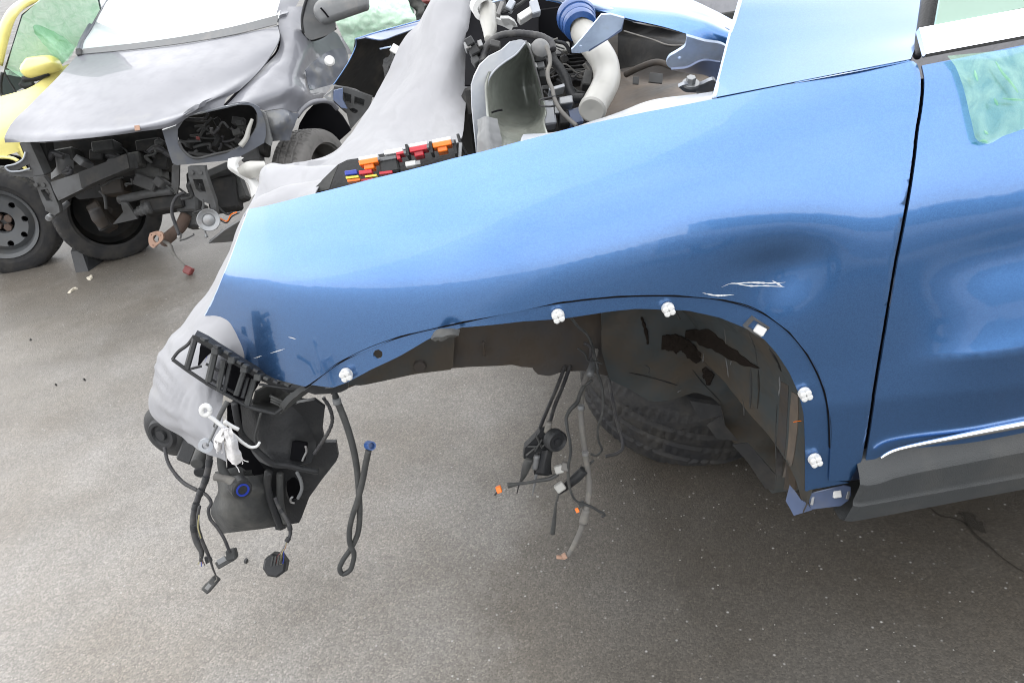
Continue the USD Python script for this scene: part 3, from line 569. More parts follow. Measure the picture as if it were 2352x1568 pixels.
for k in range(26):
    x, y = rng.uniform(640, 1120), rng.uniform(300, 900)
    q = [(x, y)]
    for _ in range(3): q.append((q[-1][0] + rng.uniform(-90, 90), q[-1][1] + rng.uniform(-30, 80)))
    part(blue, 'bay_line', ptube('D', q, rng.uniform(1.84, 2.0), rng.choice([5, 7, 10, 16]), 24, 7), rng.choice(['cable', 'dusty_plastic', 'black_plastic', 'dull_steel', 'dusty_cable']), True)
for (x, y, w, h, a, m) in [(760, 900, 120, 200, 6, 'pale_grey_metal'), (905, 800, 110, 60, 8, 'pale_grey_metal'), (890, 940, 90, 110, 4, 'black_plastic'), (980, 930, 110, 130, 14, 'blue_inner'), (700, 520, 60, 50, 10, 'grey_plastic'), (730, 590, 90, 60, 0, 'dusty_plastic'), (830, 700, 130, 26, 16, 'pale_grey_metal'), (1080, 620, 70, 120, -10, 'dusty_plastic'), (660, 520, 22, 40, 20, 'white_plastic'), (830, 880, 40, 60, 0, 'steel')]:
    part(blue, 'bay_fitting', pbox('D', x, y, 1.80, w, h, 0.05, a), m, 30)
part(blue, 'beige_duct', pbox('D', 860, 375, 2.1, 150, 75, 0.10, 4), 'cream_plastic', 30)
part(blue, 'duct_lip', pbox('D', 830, 420, 2.06, 70, 36, 0.04, 8), 'grey_plastic', 30)
for k in range(5): part(blue, 'cover_rib', pbox('D', 930, 440 + 32 * k, 2.04, 260, 6, 0.02, 6), 'black_plastic', 30)
# white-grey support arm and concave wheel housing (tower)
part(blue, 'wheelhouse', sheet('D', [[(575, 340, 1.78), (590, 345, 1.80), (600, 350, 1.82), (612, 380, 1.80)],
    [(470, 420, 1.72), (520, 440, 1.80), (580, 450, 1.83), (632, 470, 1.78)],
    [(330, 520, 1.66), (430, 560, 1.80), (560, 570, 1.85), (655, 580, 1.76)],
    [(268, 680, 1.62), (400, 690, 1.80), (560, 690, 1.86), (690, 690, 1.74)],
    [(275, 830, 1.60), (400, 830, 1.78), (580, 830, 1.84), (715, 800, 1.70)],
    [(290, 960, 1.56), (400, 970, 1.72), (600, 960, 1.76), (735, 900, 1.64)],
    [(340, 1040, 1.52), (450, 1050, 1.60), (600, 1030, 1.62), (725, 970, 1.58)],
    [(330, 1180, 1.46), (450, 1180, 1.5), (600, 1160, 1.5), (760, 1080, 1.5)]], 28, 40, 0.004), 'olive_metal', True, label='glossy concave wheel housing panel')
part(blue, 'wheelhouse_flange', plate('D', [(545, 318), (580, 330), (575, 352), (500, 440), (400, 510), (330, 570), (285, 640), (268, 740), (280, 860), (292, 940), (300, 1020), (325, 1230), (190, 1240), (165, 1000), (150, 840), (148, 680), (170, 610), (215, 520), (290, 450), (390, 400), (460, 335)], 1.66, 0.012, n=(-0.15, 0.95, -0.1)), 'pale_grey_metal', 30)
part(blue, 'flange_lip', ptube('D', [(575, 345), (500, 436), (400, 506), (330, 566), (282, 640), (268, 740), (280, 860), (294, 950)], [1.66, 1.62], 9, 50, 8), 'pale_grey_metal', True)
part(blue, 'wheelhouse_edge', ptube('D', [(580, 330), (610, 390), (650, 520), (690, 660), (722, 800), (735, 880)], [1.78, 1.68], 8, 40, 8), 'dull_steel', True)
part(blue, 'foam_block', sheet('D', [[(195, 960, 1.52), (260, 935, 1.50), (350, 955, 1.52)], [(190, 1060, 1.50), (270, 1060, 1.46), (370, 1060, 1.50)], [(190, 1230, 1.46), (290, 1230, 1.42), (400, 1220, 1.46)]], 24, 24, 0.02, 0.006, 30, 9), 'grey_plastic', 40)
part(blue, 'grommet_slot', ptube('D', [(305, 905), (350, 890), (395, 882)], 1.60, 8, 12, 6), 'dark_gap', True)
# hoses
part(blue, 'white_hose', tube([at('D', 1010, 170, 2.02), at('D', 1060, 290, 1.95), at('D', 1150, 400, 1.86), at('D', 1215, 510, 1.80), at('D', 1232, 610, 1.76), at('D', 1200, 720, 1.70), at('D', 1150, 810, 1.66), at('D', 1118, 870, 1.63)], [0.031, 0.031, 0.029, 0.027], 60, 24), 'cream_plastic', True)
hb = at('D', 1118, 872, 1.63); part(blue, 'hose_rim', lathe(hb, unit(hb - at('D', 1150, 810, 1.66)), [(0.022, -0.010), (0.0285, -0.007), (0.0285, 0.005), (0.024, 0.008), (0.0, 0.004)], 28), 'cream_plastic', 40)
for k, (x, y, r) in enumerate([(985, 140, 0.045), (1000, 172, 0.041), (1012, 200, 0.038)]):
    part(blue, 'blue_clamp', lathe(at('D', x, y, 2.02 - 0.02 * k), unit(at('D', 1060, 290, 1.95) - at('D', 1010, 170, 2.02)), [(r - 0.012, -0.016), (r, -0.012), (r + 0.002, 0.0), (r, 0.012), (r - 0.012, 0.016)], 28), 'blue_tape', 40)
part(blue, 'coolant_hose', ptube('D', [(235, 500), (250, 420), (300, 330), (380, 285), (480, 270), (600, 275), (720, 300), (785, 345), (800, 400)], [1.85, 1.9, 1.9, 1.85], 28, 60, 12, rib=0.05, ribs=24), 'cable', True)
part(blue, 'coolant_hose', ptube('D', [(770, 380), (800, 480), (860, 560), (905, 640), (930, 720), (965, 780), (1060, 785)], [1.88, 1.8], 38, 50, 14), 'black_plastic', True)
part(blue, 'tape_wrapped_loom', ptube('D', [(745, 370), (770, 440), (775, 510), (755, 580), (765, 650), (795, 720), (810, 790), (850, 870), (930, 960), (990, 1010)], [1.74, 1.62], 17, 60, 10), 'dusty_cable', True)
part(blue, 'wire_loop', ptube('D', [(820, 770), (760, 785), (690, 810), (690, 840), (760, 855), (840, 845)], 1.66, 8, 30, 6), 'cable', True)
part(blue, 'pump_body', lathe(at('D', 690, 400, 1.80), unit((0.2, -0.8, 0.4)), [(0, 0.02), (0.012, 0.019), (0.02, 0.012), (0.021, -0.01), (0.014, -0.03), (0, -0.03)], 20), 'grey_plastic', 40)
part(blue, 'pump_bracket', pbox('D', 690, 450, 1.84, 110, 90, 0.04, 10), 'engine_black', 30)
part(blue, 'relay_box', pbox('L', 735, 760, 1.85, 180, 110, 0.04, -14), 'dull_steel', 30)
for (x, y, w, h, a, m) in [(285, 720, 150, 150, 30, 'black_plastic'), (370, 870, 180, 160, 28, 'black_plastic'), (250, 790, 110, 130, 20, 'steel'), (470, 760, 80, 110, 20, 'steel'), (390, 1040, 130, 140, 35, 'dull_steel')]:
    part(blue, 'latch_fitting', pbox('L', x, y, 1.86, w, h, 0.03, a), m, 30)
part(blue, 'dark_bay_sheet', sheet('L', [[(245, -60, 2.5), (700, -50, 2.45), (1500, -60, 2.4)], [(225, 600, 2.3), (700, 560, 2.3), (1500, 560, 2.25)], [(200, 1500, 2.0), (600, 1500, 2.0), (1500, 1500, 2.0)]], 12, 12, 0.004), 'dark_gap', 40)  # near-black sheet behind the bay parts
# white filler neck ring and bottle at the top
P = [(620, -40), (480, 0), (390, 70), (370, 130), (450, 215), (620, 280), (800, 320), (960, 380), (1060, 440)]
part(blue, 'white_funnel_rim', sheet('L', [[(x, y - 20, 2.12) for x, y in P], [(x + 60 * (i < 4), y + 28, 2.08) for i, (x, y) in enumerate(P)]], 40, 6, 0.012), 'white_plastic', 40)
part(blue, 'funnel_tab', plate('L', [(830, 330), (980, 330), (1080, 390), (1130, 480), (930, 500)], 2.06, 0.008, [smoothpoly([(945, 424), (970, 415), (992, 420), (968, 430)], 8)], n=(0, 0.7, 0.7)), 'white_plastic', 30)
part(blue, 'funnel_neck', ptube('L', [(600, 150), (610, 330), (640, 520), (620, 700)], [2.12, 2.0], [165, 150, 130, 70], 24, 18), 'cream_plastic', True)
part(blue, 'funnel_well', pbox('L', 720, 90, 2.14, 420, 230, 0.03, 8), 'dull_steel', 30)
part(blue, 'top_strut', ptube('L', [(690, 40), (800, 10), (940, -20)], 2.05, 18, 10, 6), 'pale_blue_metal', True)
part(blue, 'top_strut', ptube('L', [(840, 240), (980, 190), (1180, 70), (1300, -20)], 2.04, 30, 16, 6), 'black_plastic', True)
part(blue, 'top_fitting', pbox('L', 825, 140, 2.03, 70, 240, 0.02, -20), 'grey_plastic', 30)
part(blue, 'top_fitting', pbox('L', 1010, 70, 2.03, 120, 170, 0.03, -30), 'pale_grey_metal', 30)
part(blue, 'white_connector', pbox('L', 1290, 220, 2.02, 330, 120, 0.035, 33), 'white_plastic', 30)
part(blue, 'connector_collar', pbox('L', 1440, 110, 2.02, 150, 240, 0.03, 16), 'pale_grey_metal', 30)
# fuse box
fbz = lambda x, y: at('M', x, y, 1.60)
fb = part(blue, 'fuse_box', plate('M', [(315, 805), (640, 490), (740, 440), (1000, 400), (1330, 330), (1640, 260), (1935, 215), (1965, 380), (1965, 500), (700, 780)], 1.60, 0.05, n=(0.0, 0.8, -0.6)), 'black_plastic', 30)
part(fb, 'box_lid_flap', plate('M', [(310, 815), (640, 500), (590, 620), (540, 760)], 1.57, 0.004, n=(0.1, 0.9, -0.4)), 'dusty_plastic', 30)
def fuse(x, y, w, m, a=9, pale=True):
    n = at('M', x, y, 1.565)
    part(fb, 'fuse', join(pbox('M', x, y, 1.56, w, 55, 0.03, a), pbox('M', x + 4, y + 50, 1.56, w * 0.52, 70, 0.03, a)), m, 30)
    if pale: part(fb, 'fuse_top', pbox('M', x - 4, y - 44, 1.566, w, 38, 0.028, a), 'white_plastic', 30)
fuse(975, 455, 215, 'orange_plastic', 10); fuse(1525, 312, 205, 'red_plastic', 11); fuse(1785, 262, 210, 'orange_plastic', 11)
part(fb, 'fuse_cap', pbox('M', 1190, 420, 1.565, 190, 40, 0.03, 10), 'grey_plastic', 30)
part(fb, 'fuse_socket', pbox('M', 1200, 500, 1.562, 210, 150, 0.03, 10), 'dusty_plastic', 30)
part(fb, 'white_cap', pbox('M', 1250, 345, 1.568, 210, 50, 0.02, 9), 'white_plastic', 30)
part(fb, 'fuse', join(pbox('M', 1325, 362, 1.56, 90, 30, 0.03, 12), pbox('M', 1305, 402, 1.56, 40, 60, 0.03, 12)), 'red_plastic', 30)
for (x, y, w, h, m) in [(780, 578, 135, 50, 'blue_plastic'), (940, 572, 145, 44, 'red_plastic'), (1165, 578, 145, 30, 'red_plastic'), (795, 628, 140, 26, 'yellow_plastic'), (1000, 615, 130, 22, 'yellow_plastic'), (810, 662, 140, 26, 'orange_plastic'), (960, 655, 130, 22, 'red_plastic')]:
    part(fb, 'small_fuse', pbox('M', x, y, 1.552, w, h, 0.02, 7), m, 30)
part(fb, 'steel_terminal', pbox('M', 1440, 478, 1.553, 120, 56, 0.02, 10), 'white_plastic', 30)
part(fb, 'steel_terminal', pbox('M', 1520, 470, 1.551, 60, 50, 0.02, 10), 'steel', 30)
for (x, w) in [(1400, 30), (1665, 30), (1930, 34)]: part(fb, 'box_divider', pbox('M', x, 330 if x < 1500 else 300 if x < 1800 else 310, 1.557, w, 130, 0.04, 9), 'black_plastic', 30)
for (x, y) in [(1630, 290), (1375, 355), (1085, 425), (1905, 240)]: part(fb, 'box_clip', pbox('M', x, y, 1.551, 26, 34, 0.02, 10), 'grey_plastic', 30)
part(blue, 'box_prop', ptube('M', [(1960, 160), (1985, 240), (2060, 390)], [1.6, 1.58], 18, 12, 8), 'black_plastic', True)
part(blue, 'box_latch', pbox('M', 1985, 330, 1.57, 40, 160, 0.015, -4), 'steel', 30)

# ------------------------------------------------------------------ wheel housing seen through the arch
WC = np.array([0.125, 0.0, 0.42])
def liner():
    V = []; na, ny = 60, 22
    for i in range(na):
        for j, t in enumerate(np.linspace(0, 1, ny)):
            a = math.radians(112 - (129 - 27 * t) * i / (na - 1))
            r = 0.405 - 0.06 * t ** 1.6
            x = WC[0] + r * math.cos(a); z = WC[2] + r * math.sin(a)
            y0 = float(S(x, z)) + 0.022; V.append((x - 0.05 * t * (a < 0.6), y0 + (1.605 - y0) * t, z - 0.03 * t))
    V = np.array(V)
    N = (meshkit.fbm(V * 7, 3, 5) - 0.5)[:, None] * np.array([0.03, 0, 0.03]); V = V + N
    F = np.array([[i * ny + j, i * ny + j + 1, (i + 1) * ny + j + 1, (i + 1) * ny + j] for i in range(na - 1) for j in range(ny - 1)])
    F = np.vstack([F[:, [0, 1, 2]], F[:, [0, 2, 3]]])
    return V, F
LINER = liner()
ln = part(blue, 'arch_liner', LINER, 'liner', True, label='dusty dark wheel arch liner with a torn lower edge')
# inner wall of the arch: dirty liner panel with a wavy lower edge
def wall(c, P, Y, m, name, th=0.006, n=(0, 1, 0.0), bump=0.02, sd=2):
    p0 = at(c, P[0][0], P[0][1], Y); n = unit(n)
    W = np.array([onplane(c, x, y, p0, n) for x, y in P])
    f = lambda x, z: (p0 @ n - x * n[0] - z * n[2]) / n[1] + (meshkit.fbm(np.stack([np.asarray(x) * 6, np.zeros_like(np.asarray(x)), np.asarray(z) * 6], -1), 3, sd) - 0.5) * bump
    me = panel(W, f, 0.016, th); part(blue, name, me, m, 40)
    return me
INNER = wall('f', [(1380, 690), (1560, 690), (1760, 760), (1860, 900), (1880, 1130), (1770, 1128), (1700, 1040), (1672, 1000), (1660, 940), (1640, 918), (1600, 905), (1540, 915), (1490, 918), (1440, 890), (1400, 872), (1380, 800)], 1.58, 'liner', 'inner_liner', bump=0.05)
wall('f', [(760, 905), (830, 880), (960, 855), (1080, 843), (1180, 837), (1195, 842), (1222, 842), (1232, 858), (1262, 862), (1290, 852), (1340, 852), (1420, 868), (1440, 700), (1300, 690), (1000, 690), (760, 780)], 1.62, 'brown_metal', 'chassis_leg', bump=0.02)
wall('f', [(690, 880), (830, 884), (960, 858), (1040, 848), (1045, 760), (900, 790), (700, 850)], 1.60, 'liner', 'front_liner', bump=0.01, sd=4)
part(blue, 'chassis_rib', ptube('Q', [(1395, 160), (1400, 200), (1405, 260)], 1.60, 12, 8, 6), 'brown_metal', True)
part(blue, 'bolt_boss', cyl(at('Q', 930, 330, 1.60), (0, 1, 0.1), 0.014, 0.02, 14), 'brown_metal', 30)
part(blue, 'clip_remnant', sheet('Q', [[(1000, 120, 1.2), (1060, 70, 1.19), (1150, 60, 1.19), (1220, 70, 1.2)], [(1010, 140, 1.19), (1080, 120, 1.17), (1160, 110, 1.18), (1215, 115, 1.19)]], 16, 8, 0.008, 0.006, 40, 2), 'dusty_plastic', 40)
part(blue, 'torn_flap', plate('I', [(1020, 845), (1100, 995), (1270, 955), (1265, 880)], 1.60, 0.004, n=(0.2, 0.8, -0.4)), 'engine_black', 30)
part(blue, 'torn_flap', plate('I', [(1150, 1030), (1230, 1140), (1400, 1155), (1300, 1040), (1270, 950)], 1.57, 0.004, n=(0.2, 0.8, -0.4)), 'engine_black', 30)
part(blue, 'torn_flap', plate('I', [(1350, 1185), (1470, 1170), (1690, 1420), (1680, 1545), (1610, 1530), (1480, 1330)], 1.42, 0.005, n=(0.3, 0.8, -0.3)), 'engine_black', 30)
part(blue, 'flap_ridge', ptube('I', [(1400, 1215), (1480, 1205), (1530, 1310), (1560, 1320), (1600, 1420)], [1.415, 1.40], 7, 20, 6), 'grey_plastic', True)
part(blue, 'liner_seam', ptube('I', [(1475, 300), (1520, 400), (1545, 540), (1555, 700), (1545, 850)], [1.45, 1.5], 8, 30, 6), 'dusty_plastic', True)
part(blue, 'liner_seam', ptube('I', [(1720, 650), (1725, 720), (1715, 820)], [1.40, 1.42], 10, 14, 6), 'dusty_cable', True)
part(blue, 'liner_end_post', sheet('I', [[(1800, 760, 1.30), (1870, 780, 1.24)], [(1790, 1000, 1.32), (1860, 1000, 1.24)], [(1770, 1300, 1.33), (1840, 1300, 1.25)], [(1750, 1540, 1.33), (1830, 1540, 1.25)]], 10, 20, 0.004, 0.006, 10, 6), 'brown_metal', 40)
part(blue, 'orange_tie', ptube('I', [(1830, 1008), (1870, 1000), (1910, 998)], 1.22, 4, 8, 5), 'orange_plastic', True)
# mud caked on the liner: thin lumps that follow it
ARCH = join(LINER, INNER)
def mud(c, P, W, sd):
    L = catmull(np.array(P, float), 40); T = np.gradient(L, axis=0); T /= np.linalg.norm(T, axis=1, keepdims=True); Nn = np.stack([-T[:, 1], T[:, 0]], 1)
    w = np.interp(np.linspace(0, 1, 40), np.linspace(0, 1, len(W)), W) * (0.65 + 0.7 * meshkit.fbm(np.stack([np.arange(40) * 0.35, np.zeros(40), np.full(40, sd)], 1), 3, sd))
    V = []
    for k in range(-5, 6):
        for q, n, ww, i in zip(L, Nn, w, range(40)):
            x, y = q + n * ww * k / 5 * (0.7 + 0.6 * meshkit.noise(np.array([i * 0.3, k * 0.1 > 0, sd + 0.5]), sd))
            h = onmesh(c, x, y, ARCH)
            if h is None: h = at(c, x, y, 1.55)
            V.append(h - unit(h - CAM) * (0.004 + 0.005 * (1 - (k / 5) ** 2) * meshkit.noise(h * 90, 3)))
    F = np.array([[a * 40 + b, a * 40 + b + 1, (a + 1) * 40 + b + 1, (a + 1) * 40 + b] for a in range(10) for b in range(39)]); F = np.vstack([F[:, [0, 1, 2]], F[:, [0, 2, 3]]])
    V = np.array(V); part(blue, 'caked_mud', solidify(V, face_viewer(V, F), 0.003), 'mud', True)
mud('I', [(800, 385), (880, 390), (960, 400), (1040, 470), (1085, 540)], [45, 70, 60, 50, 20], 1)
mud('I', [(985, 320), (1080, 330), (1200, 385), (1320, 460), (1450, 540), (1555, 585)], [30, 60, 62, 45, 28, 8], 2)
mud('I', [(640, 190), (680, 320), (690, 400)], [8, 16, 6], 3)
mud('I', [(1130, 590), (1160, 640), (1165, 720)], [20, 40, 14], 4)
def stroke(c, P, r, m, name):
    L = catmull(np.array(P, float), 24); W = []
    for x, y in L:
        h = onmesh(c, x, y, ARCH)
        if h is not None: W.append(h - unit(h - CAM) * 0.001)
    if len(W) > 4: part(blue, name, tube(W, np.array([0.3, 1, 1, 0.6, 1, 0.3]) * r * mpp(c, W[0]), 24, 6), m, True)
for P, r, m in [([(1300, 510), (1312, 580), (1320, 655)], 5, 'grey_plastic'), ([(1128, 470), (1124, 505), (1120, 540)], 4, 'grey_plastic'), ([(1345, 520), (1335, 560)], 4, 'grey_plastic'), ([(1430, 830), (1438, 870), (1440, 920)], 6, 'dusty_plastic'), ([(1720, 650), (1726, 720), (1716, 800)], 9, 'grey_plastic'),
        ([(1480, 310), (1525, 420), (1545, 560)], 8, 'dusty_plastic'), ([(1495, 590), (1500, 720), (1490, 900)], 12, 'dusty_plastic'), ([(1555, 600), (1560, 740), (1548, 900)], 9, 'engine_black'), ([(1290, 280), (1300, 380), (1312, 480)], 3, 'dusty_cable'),
        ([(540, 620), (720, 660), (920, 720)], 6, 'engine_black'), ([(1040, 600), (1110, 690), (1180, 765), (1260, 850)], 5, 'engine_black'), ([(1640, 430), (1700, 520), (1735, 610)], 14, 'engine_black'), ([(1700, 870), (1690, 1050), (1695, 1300), (1690, 1500)], 7, 'dusty_plastic'), ([(660, 560), (700, 590), (690, 640)], 5, 'dusty_plastic'), ([(920, 775), (935, 765), (950, 760)], 3, 'grey_plastic')]:
    stroke('I', P, r, m, 'liner_scrape')
def decal(c, rows, m, name, off=0.004):
    R = [catmull(np.array(r, float), 10) for r in rows]; V = []
    G = np.stack([catmull(np.array([r[i] for r in R]), 30) for i in range(10)], 1).reshape(-1, 2)
    for x, y in G:
        h = onmesh(c, x, y, ARCH); h = at(c, x, y, 1.25) if h is None else h
        V.append(h - unit(h - CAM) * off)
    V = np.array(V); F = np.array([[a * 10 + b, a * 10 + b + 1, (a + 1) * 10 + b + 1, (a + 1) * 10 + b] for a in range(29) for b in range(9)]); F = np.vstack([F[:, [0, 1, 2]], F[:, [0, 2, 3]]])
    part(blue, name, solidify(V, face_viewer(V, F), 0.002), m, 40)
decal('I', [[(1815, 770), (1865, 800)], [(1800, 950), (1865, 960)], [(1790, 1150), (1850, 1150)], [(1765, 1350), (1815, 1350)], [(1745, 1440), (1790, 1440)]], 'bay_floor', 'liner_rib')
decal('I', [[(1730, 690), (1790, 720)], [(1715, 950), (1780, 960)], [(1700, 1200), (1765, 1200)], [(1690, 1420), (1735, 1420)]], 'brown_metal', 'liner_groove', 0.002)
# far side: front wing of the right-hand side seen from inside, with its bumper bracket
fw = part(blue, 'far_wing', sheet('N', [[(528, 575, 2.72), (700, 520, 2.78), (1000, 440, 2.85), (1620, 262, 2.98)], [(500, 760, 2.74), (700, 740, 2.82), (940, 740, 2.90), (1500, 560, 3.0)], [(380, 1000, 2.76), (640, 1020, 2.86), (940, 1060, 2.94), (1400, 900, 3.0)], [(205, 1245, 2.78), (520, 1310, 2.88), (820, 1440, 2.95), (1300, 1300, 3.0)]], 24, 24, 0.004), 'engine_black', 40, label='dark inner side of the far front wing')
part(fw, 'wing_top_flange', sheet('N', [[(524, 575, 2.71), (800, 490, 2.78), (1200, 385, 2.87), (1640, 262, 2.96)], [(660, 545, 2.66), (870, 585, 2.70), (1150, 505, 2.78), (1620, 330, 2.88)]], 24, 8, 0.003), 'blue_inner', 40)
part(fw, 'painted_edge', ptube('N', [(522, 577), (800, 487), (1200, 378), (1650, 255)], [2.70, 2.94], 10, 24, 6), 'blue_paint', True)
part(fw, 'painted_edge', ptube('N', [(528, 580), (535, 640), (440, 880), (330, 1060), (200, 1248)], [2.70, 2.76], 10, 30, 6), 'blue_paint', True)
part(fw, 'bright_strip', ptube('N', [(880, 722), (960, 705), (1045, 690)], 2.72, 14, 10, 6), 'pale_blue_metal', True)
part(fw, 'white_sticker', pbox('N', 1105, 720, 2.70, 130, 120, 0.01, -30), 'white_plastic', 30)
part(fw, 'mesh_scrap', sheet('N', [[(940, 880, 2.75), (1080, 780, 2.75)], [(950, 1150, 2.72), (1120, 850, 2.72)]], 14, 14, 0.01, 0.03, 30, 4), 'dull_steel', 30)
part(blue, 'far_bracket', plate('C', [(1065, 762), (1180, 775), (1400, 855), (1380, 960), (1290, 1050), (1210, 1145), (1170, 980), (1090, 920), (1040, 860)], 2.68, 0.02, [[(1145, 815), (1215, 835), (1215, 915), (1160, 900)], [(1245, 850), (1335, 880), (1325, 940), (1240, 915)], smoothpoly([(1195, 960), (1240, 955), (1275, 985), (1260, 1000), (1215, 985)], 14)]), 'dull_steel', 30)
part(blue, 'far_bracket_back', plate('C', [(1060, 780), (1400, 880), (1300, 1040), (1170, 1000), (1060, 900)], 2.72, 0.01), 'black_plastic', 30)
part(blue, 'far_bracket_foot', plate('C', [(970, 850), (1050, 790), (1060, 900), (1010, 890)], 2.66, 0.01, [[(1000, 850), (1040, 820), (1040, 870)]]), 'steel', 30)
part(blue, 'far_bracket_fold', plate('C', [(1060, 800), (1140, 780), (1140, 880), (1180, 960), (1130, 950), (1055, 880)], 2.65, 0.01), 'blue_inner', 30)
# ------------------------------------------------------------------ blue car: hanging front end
YB = 1.395
def bar(c, P, Y, r, m='black_plastic', name='bracket_bar', n=None): return part(br, name, ptube(c, P, Y, r * 1.35, n or max(6, 4 * len(P)), 6), m, 30)
top_edge = [(540, 365), (640, 415), (740, 480), (840, 540), (940, 605), (1040, 665), (1140, 725), (1250, 775), (1380, 830), (1500, 850)]
br = part(blue, 'bumper_bracket', join(*[plate('F', [(a[0], a[1]), (b[0], b[1]), (b[0] - 16, b[1] + 44), (a[0] - 16, a[1] + 44)], YB + 0.01, 0.02) for a, b in zip(top_edge[:-1], top_edge[1:])]), 'black_plastic', 30, label='black plastic ladder bracket below the front wing')
lower = [(345, 580), (480, 680), (660, 800), (750, 850), (890, 930), (990, 990), (1100, 1025), (1250, 1060), (1330, 1000), (1420, 880)]
bar('F', [(345, 580), (395, 515), (480, 450), (535, 375)], YB + 0.02, 12)
for a, b in zip(lower[:-1], lower[1:]): bar('F', [a, b], YB - 0.01, 12)
for (x0, y0, x1, y1, w, m) in [(545, 400, 470, 665, 20, 'black_plastic'), (720, 520, 660, 780, 22, 'dusty_plastic'), (800, 590, 745, 860, 18, 'dusty_plastic'), (860, 600, 800, 870, 14, 'black_plastic'), (975, 690, 905, 900, 18, 'dusty_plastic'), (1065, 760, 1000, 985, 20, 'dusty_plastic'), (1010, 740, 960, 920, 12, 'black_plastic')]:
    bar('F', [(x0, y0), (x1, y1)], [YB + 0.015, YB - 0.01], w, m)
for (x, y) in [(715, 510), (860, 590), (970, 670), (1090, 740)]: part(br, 'bracket_block', pbox('F', x, y, YB - 0.01, 62, 62, 0.03, -8), 'dusty_plastic', 30)
for k, (x, y) in enumerate([(610, 405), (725, 470), (820, 520), (930, 610), (980, 640), (1075, 680), (1165, 750), (1250, 780), (1350, 805)]): part(br, 'bracket_tooth', pbox('F', x, y, YB - 0.012, 46, 26, 0.02, -28), 'black_plastic' if k % 2 else 'dusty_plastic', 30)
for a, b in [((640, 620), (790, 700)), ((600, 640), (480, 670)), ((690, 760), (900, 880)), ((960, 900), (1010, 920)), ((1110, 800), (1440, 850)), ((1200, 900), (1330, 960))]: bar('F', [a, b], YB + 0.01, 9)
part(br, 'bracket_shell', sheet('F', [[(1080, 870, YB + 0.04), (1200, 810, YB + 0.05), (1380, 840, YB + 0.03)], [(1060, 960, YB + 0.06), (1220, 950, YB + 0.10), (1350, 950, YB + 0.04)], [(1010, 990, YB), (1150, 1020, YB + 0.02), (1260, 1050, YB)]], 16, 12, 0.004), 'dusty_plastic', 40)
for k in range(3): bar('F', [(1210, 905 + 22 * k), (1340, 965 + 22 * k)], YB + 0.0, 8, 'dusty_plastic')
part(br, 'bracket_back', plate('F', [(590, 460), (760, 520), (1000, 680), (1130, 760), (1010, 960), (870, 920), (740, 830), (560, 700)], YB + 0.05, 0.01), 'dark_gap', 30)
part(br, 'bracket_mirror', pbox('F', 668, 588, YB + 0.046, 70, 60, 0.01, -20), 'blue_plastic', 30)
part(br, 'bracket_end', plate('F', [(1590, 800), (1690, 840), (1760, 830), (1840, 800), (1860, 760), (1900, 770), (1890, 840), (1830, 870), (1700, 885), (1600, 890), (1500, 860)], YB - 0.03, 0.02), 'black_plastic', 30)
part(br, 'bracket_end', sheet('F', [[(1330, 1000, YB - 0.02), (1440, 900, YB - 0.02), (1560, 820, YB - 0.03)], [(1300, 1060, YB), (1430, 960, YB), (1540, 880, YB - 0.01)]], 12, 6, 0.012, 0.004, 40), 'dusty_plastic', 40)
# washer tank and its shield
YT = 1.50
part(blue, 'tank_shield', plate('G', [(1120, 100), (1300, 20), (1420, 0), (1500, 60), (1480, 230), (1500, 330), (1590, 330), (1608, 440), (1590, 480), (1480, 620), (1380, 760), (1320, 920), (1300, 960), (1180, 980), (1060, 720), (1040, 560), (900, 350)], YT + 0.04, 0.012, [smoothpoly([(1200, 640), (1260, 600), (1310, 680), (1280, 790), (1230, 800), (1195, 720)], 20)]), 'black_plastic', 30)
part(blue, 'dark_front_plate', plate('G', [(735, 40), (1000, 0), (1300, 0), (1420, 20), (1460, 240), (1400, 560), (1330, 800), (1190, 830), (1100, 640), (900, 600), (735, 560)], 1.60, 0.012), 'dark_gap', 30)  # near-black plate filling in behind the tank and duct
def tank():
    rows = [[(640, 560, YT + 0.02), (800, 590, YT - 0.03), (950, 590, YT - 0.03), (1050, 570, YT - 0.01)],
            [(665, 705, YT), (800, 705, YT - 0.06), (950, 700, YT - 0.06), (1055, 680, YT - 0.03)],
            [(640, 770, YT + 0.01), (800, 770, YT - 0.05), (960, 760, YT - 0.05), (1070, 740, YT - 0.02)],
            [(605, 880, YT + 0.01), (780, 880, YT - 0.05), (960, 870, YT - 0.05), (1090, 850, YT - 0.02)],
            [(660, 980, YT + 0.01), (800, 970, YT - 0.045), (980, 950, YT - 0.045), (1120, 930, YT - 0.02)],
            [(705, 1045, YT + 0.02), (820, 1030, YT - 0.03), (990, 1010, YT - 0.03), (1150, 985, YT - 0.01)]]
    return sheet('G', rows, 30, 30, 0.06)
part(blue, 'washer_tank', tank(), 'dusty_plastic', 50, label='dusty black washer fluid tank')
part(blue, 'tank_seam', ptube('G', [(1060, 560), (1050, 650), (1070, 760), (1110, 880), (1160, 1000)], [YT - 0.04, YT - 0.03], 30, 30, 8), 'black_plastic', True)
part(blue, 'tank_seam', ptube('G', [(1150, 570), (1150, 700), (1160, 830), (1195, 960)], [YT - 0.03, YT - 0.03], 26, 30, 8), 'dusty_plastic', True)
part(blue, 'tank_foot', pbox('G', 1150, 995, YT - 0.03, 80, 36, 0.04, 8), 'black_plastic', 30)
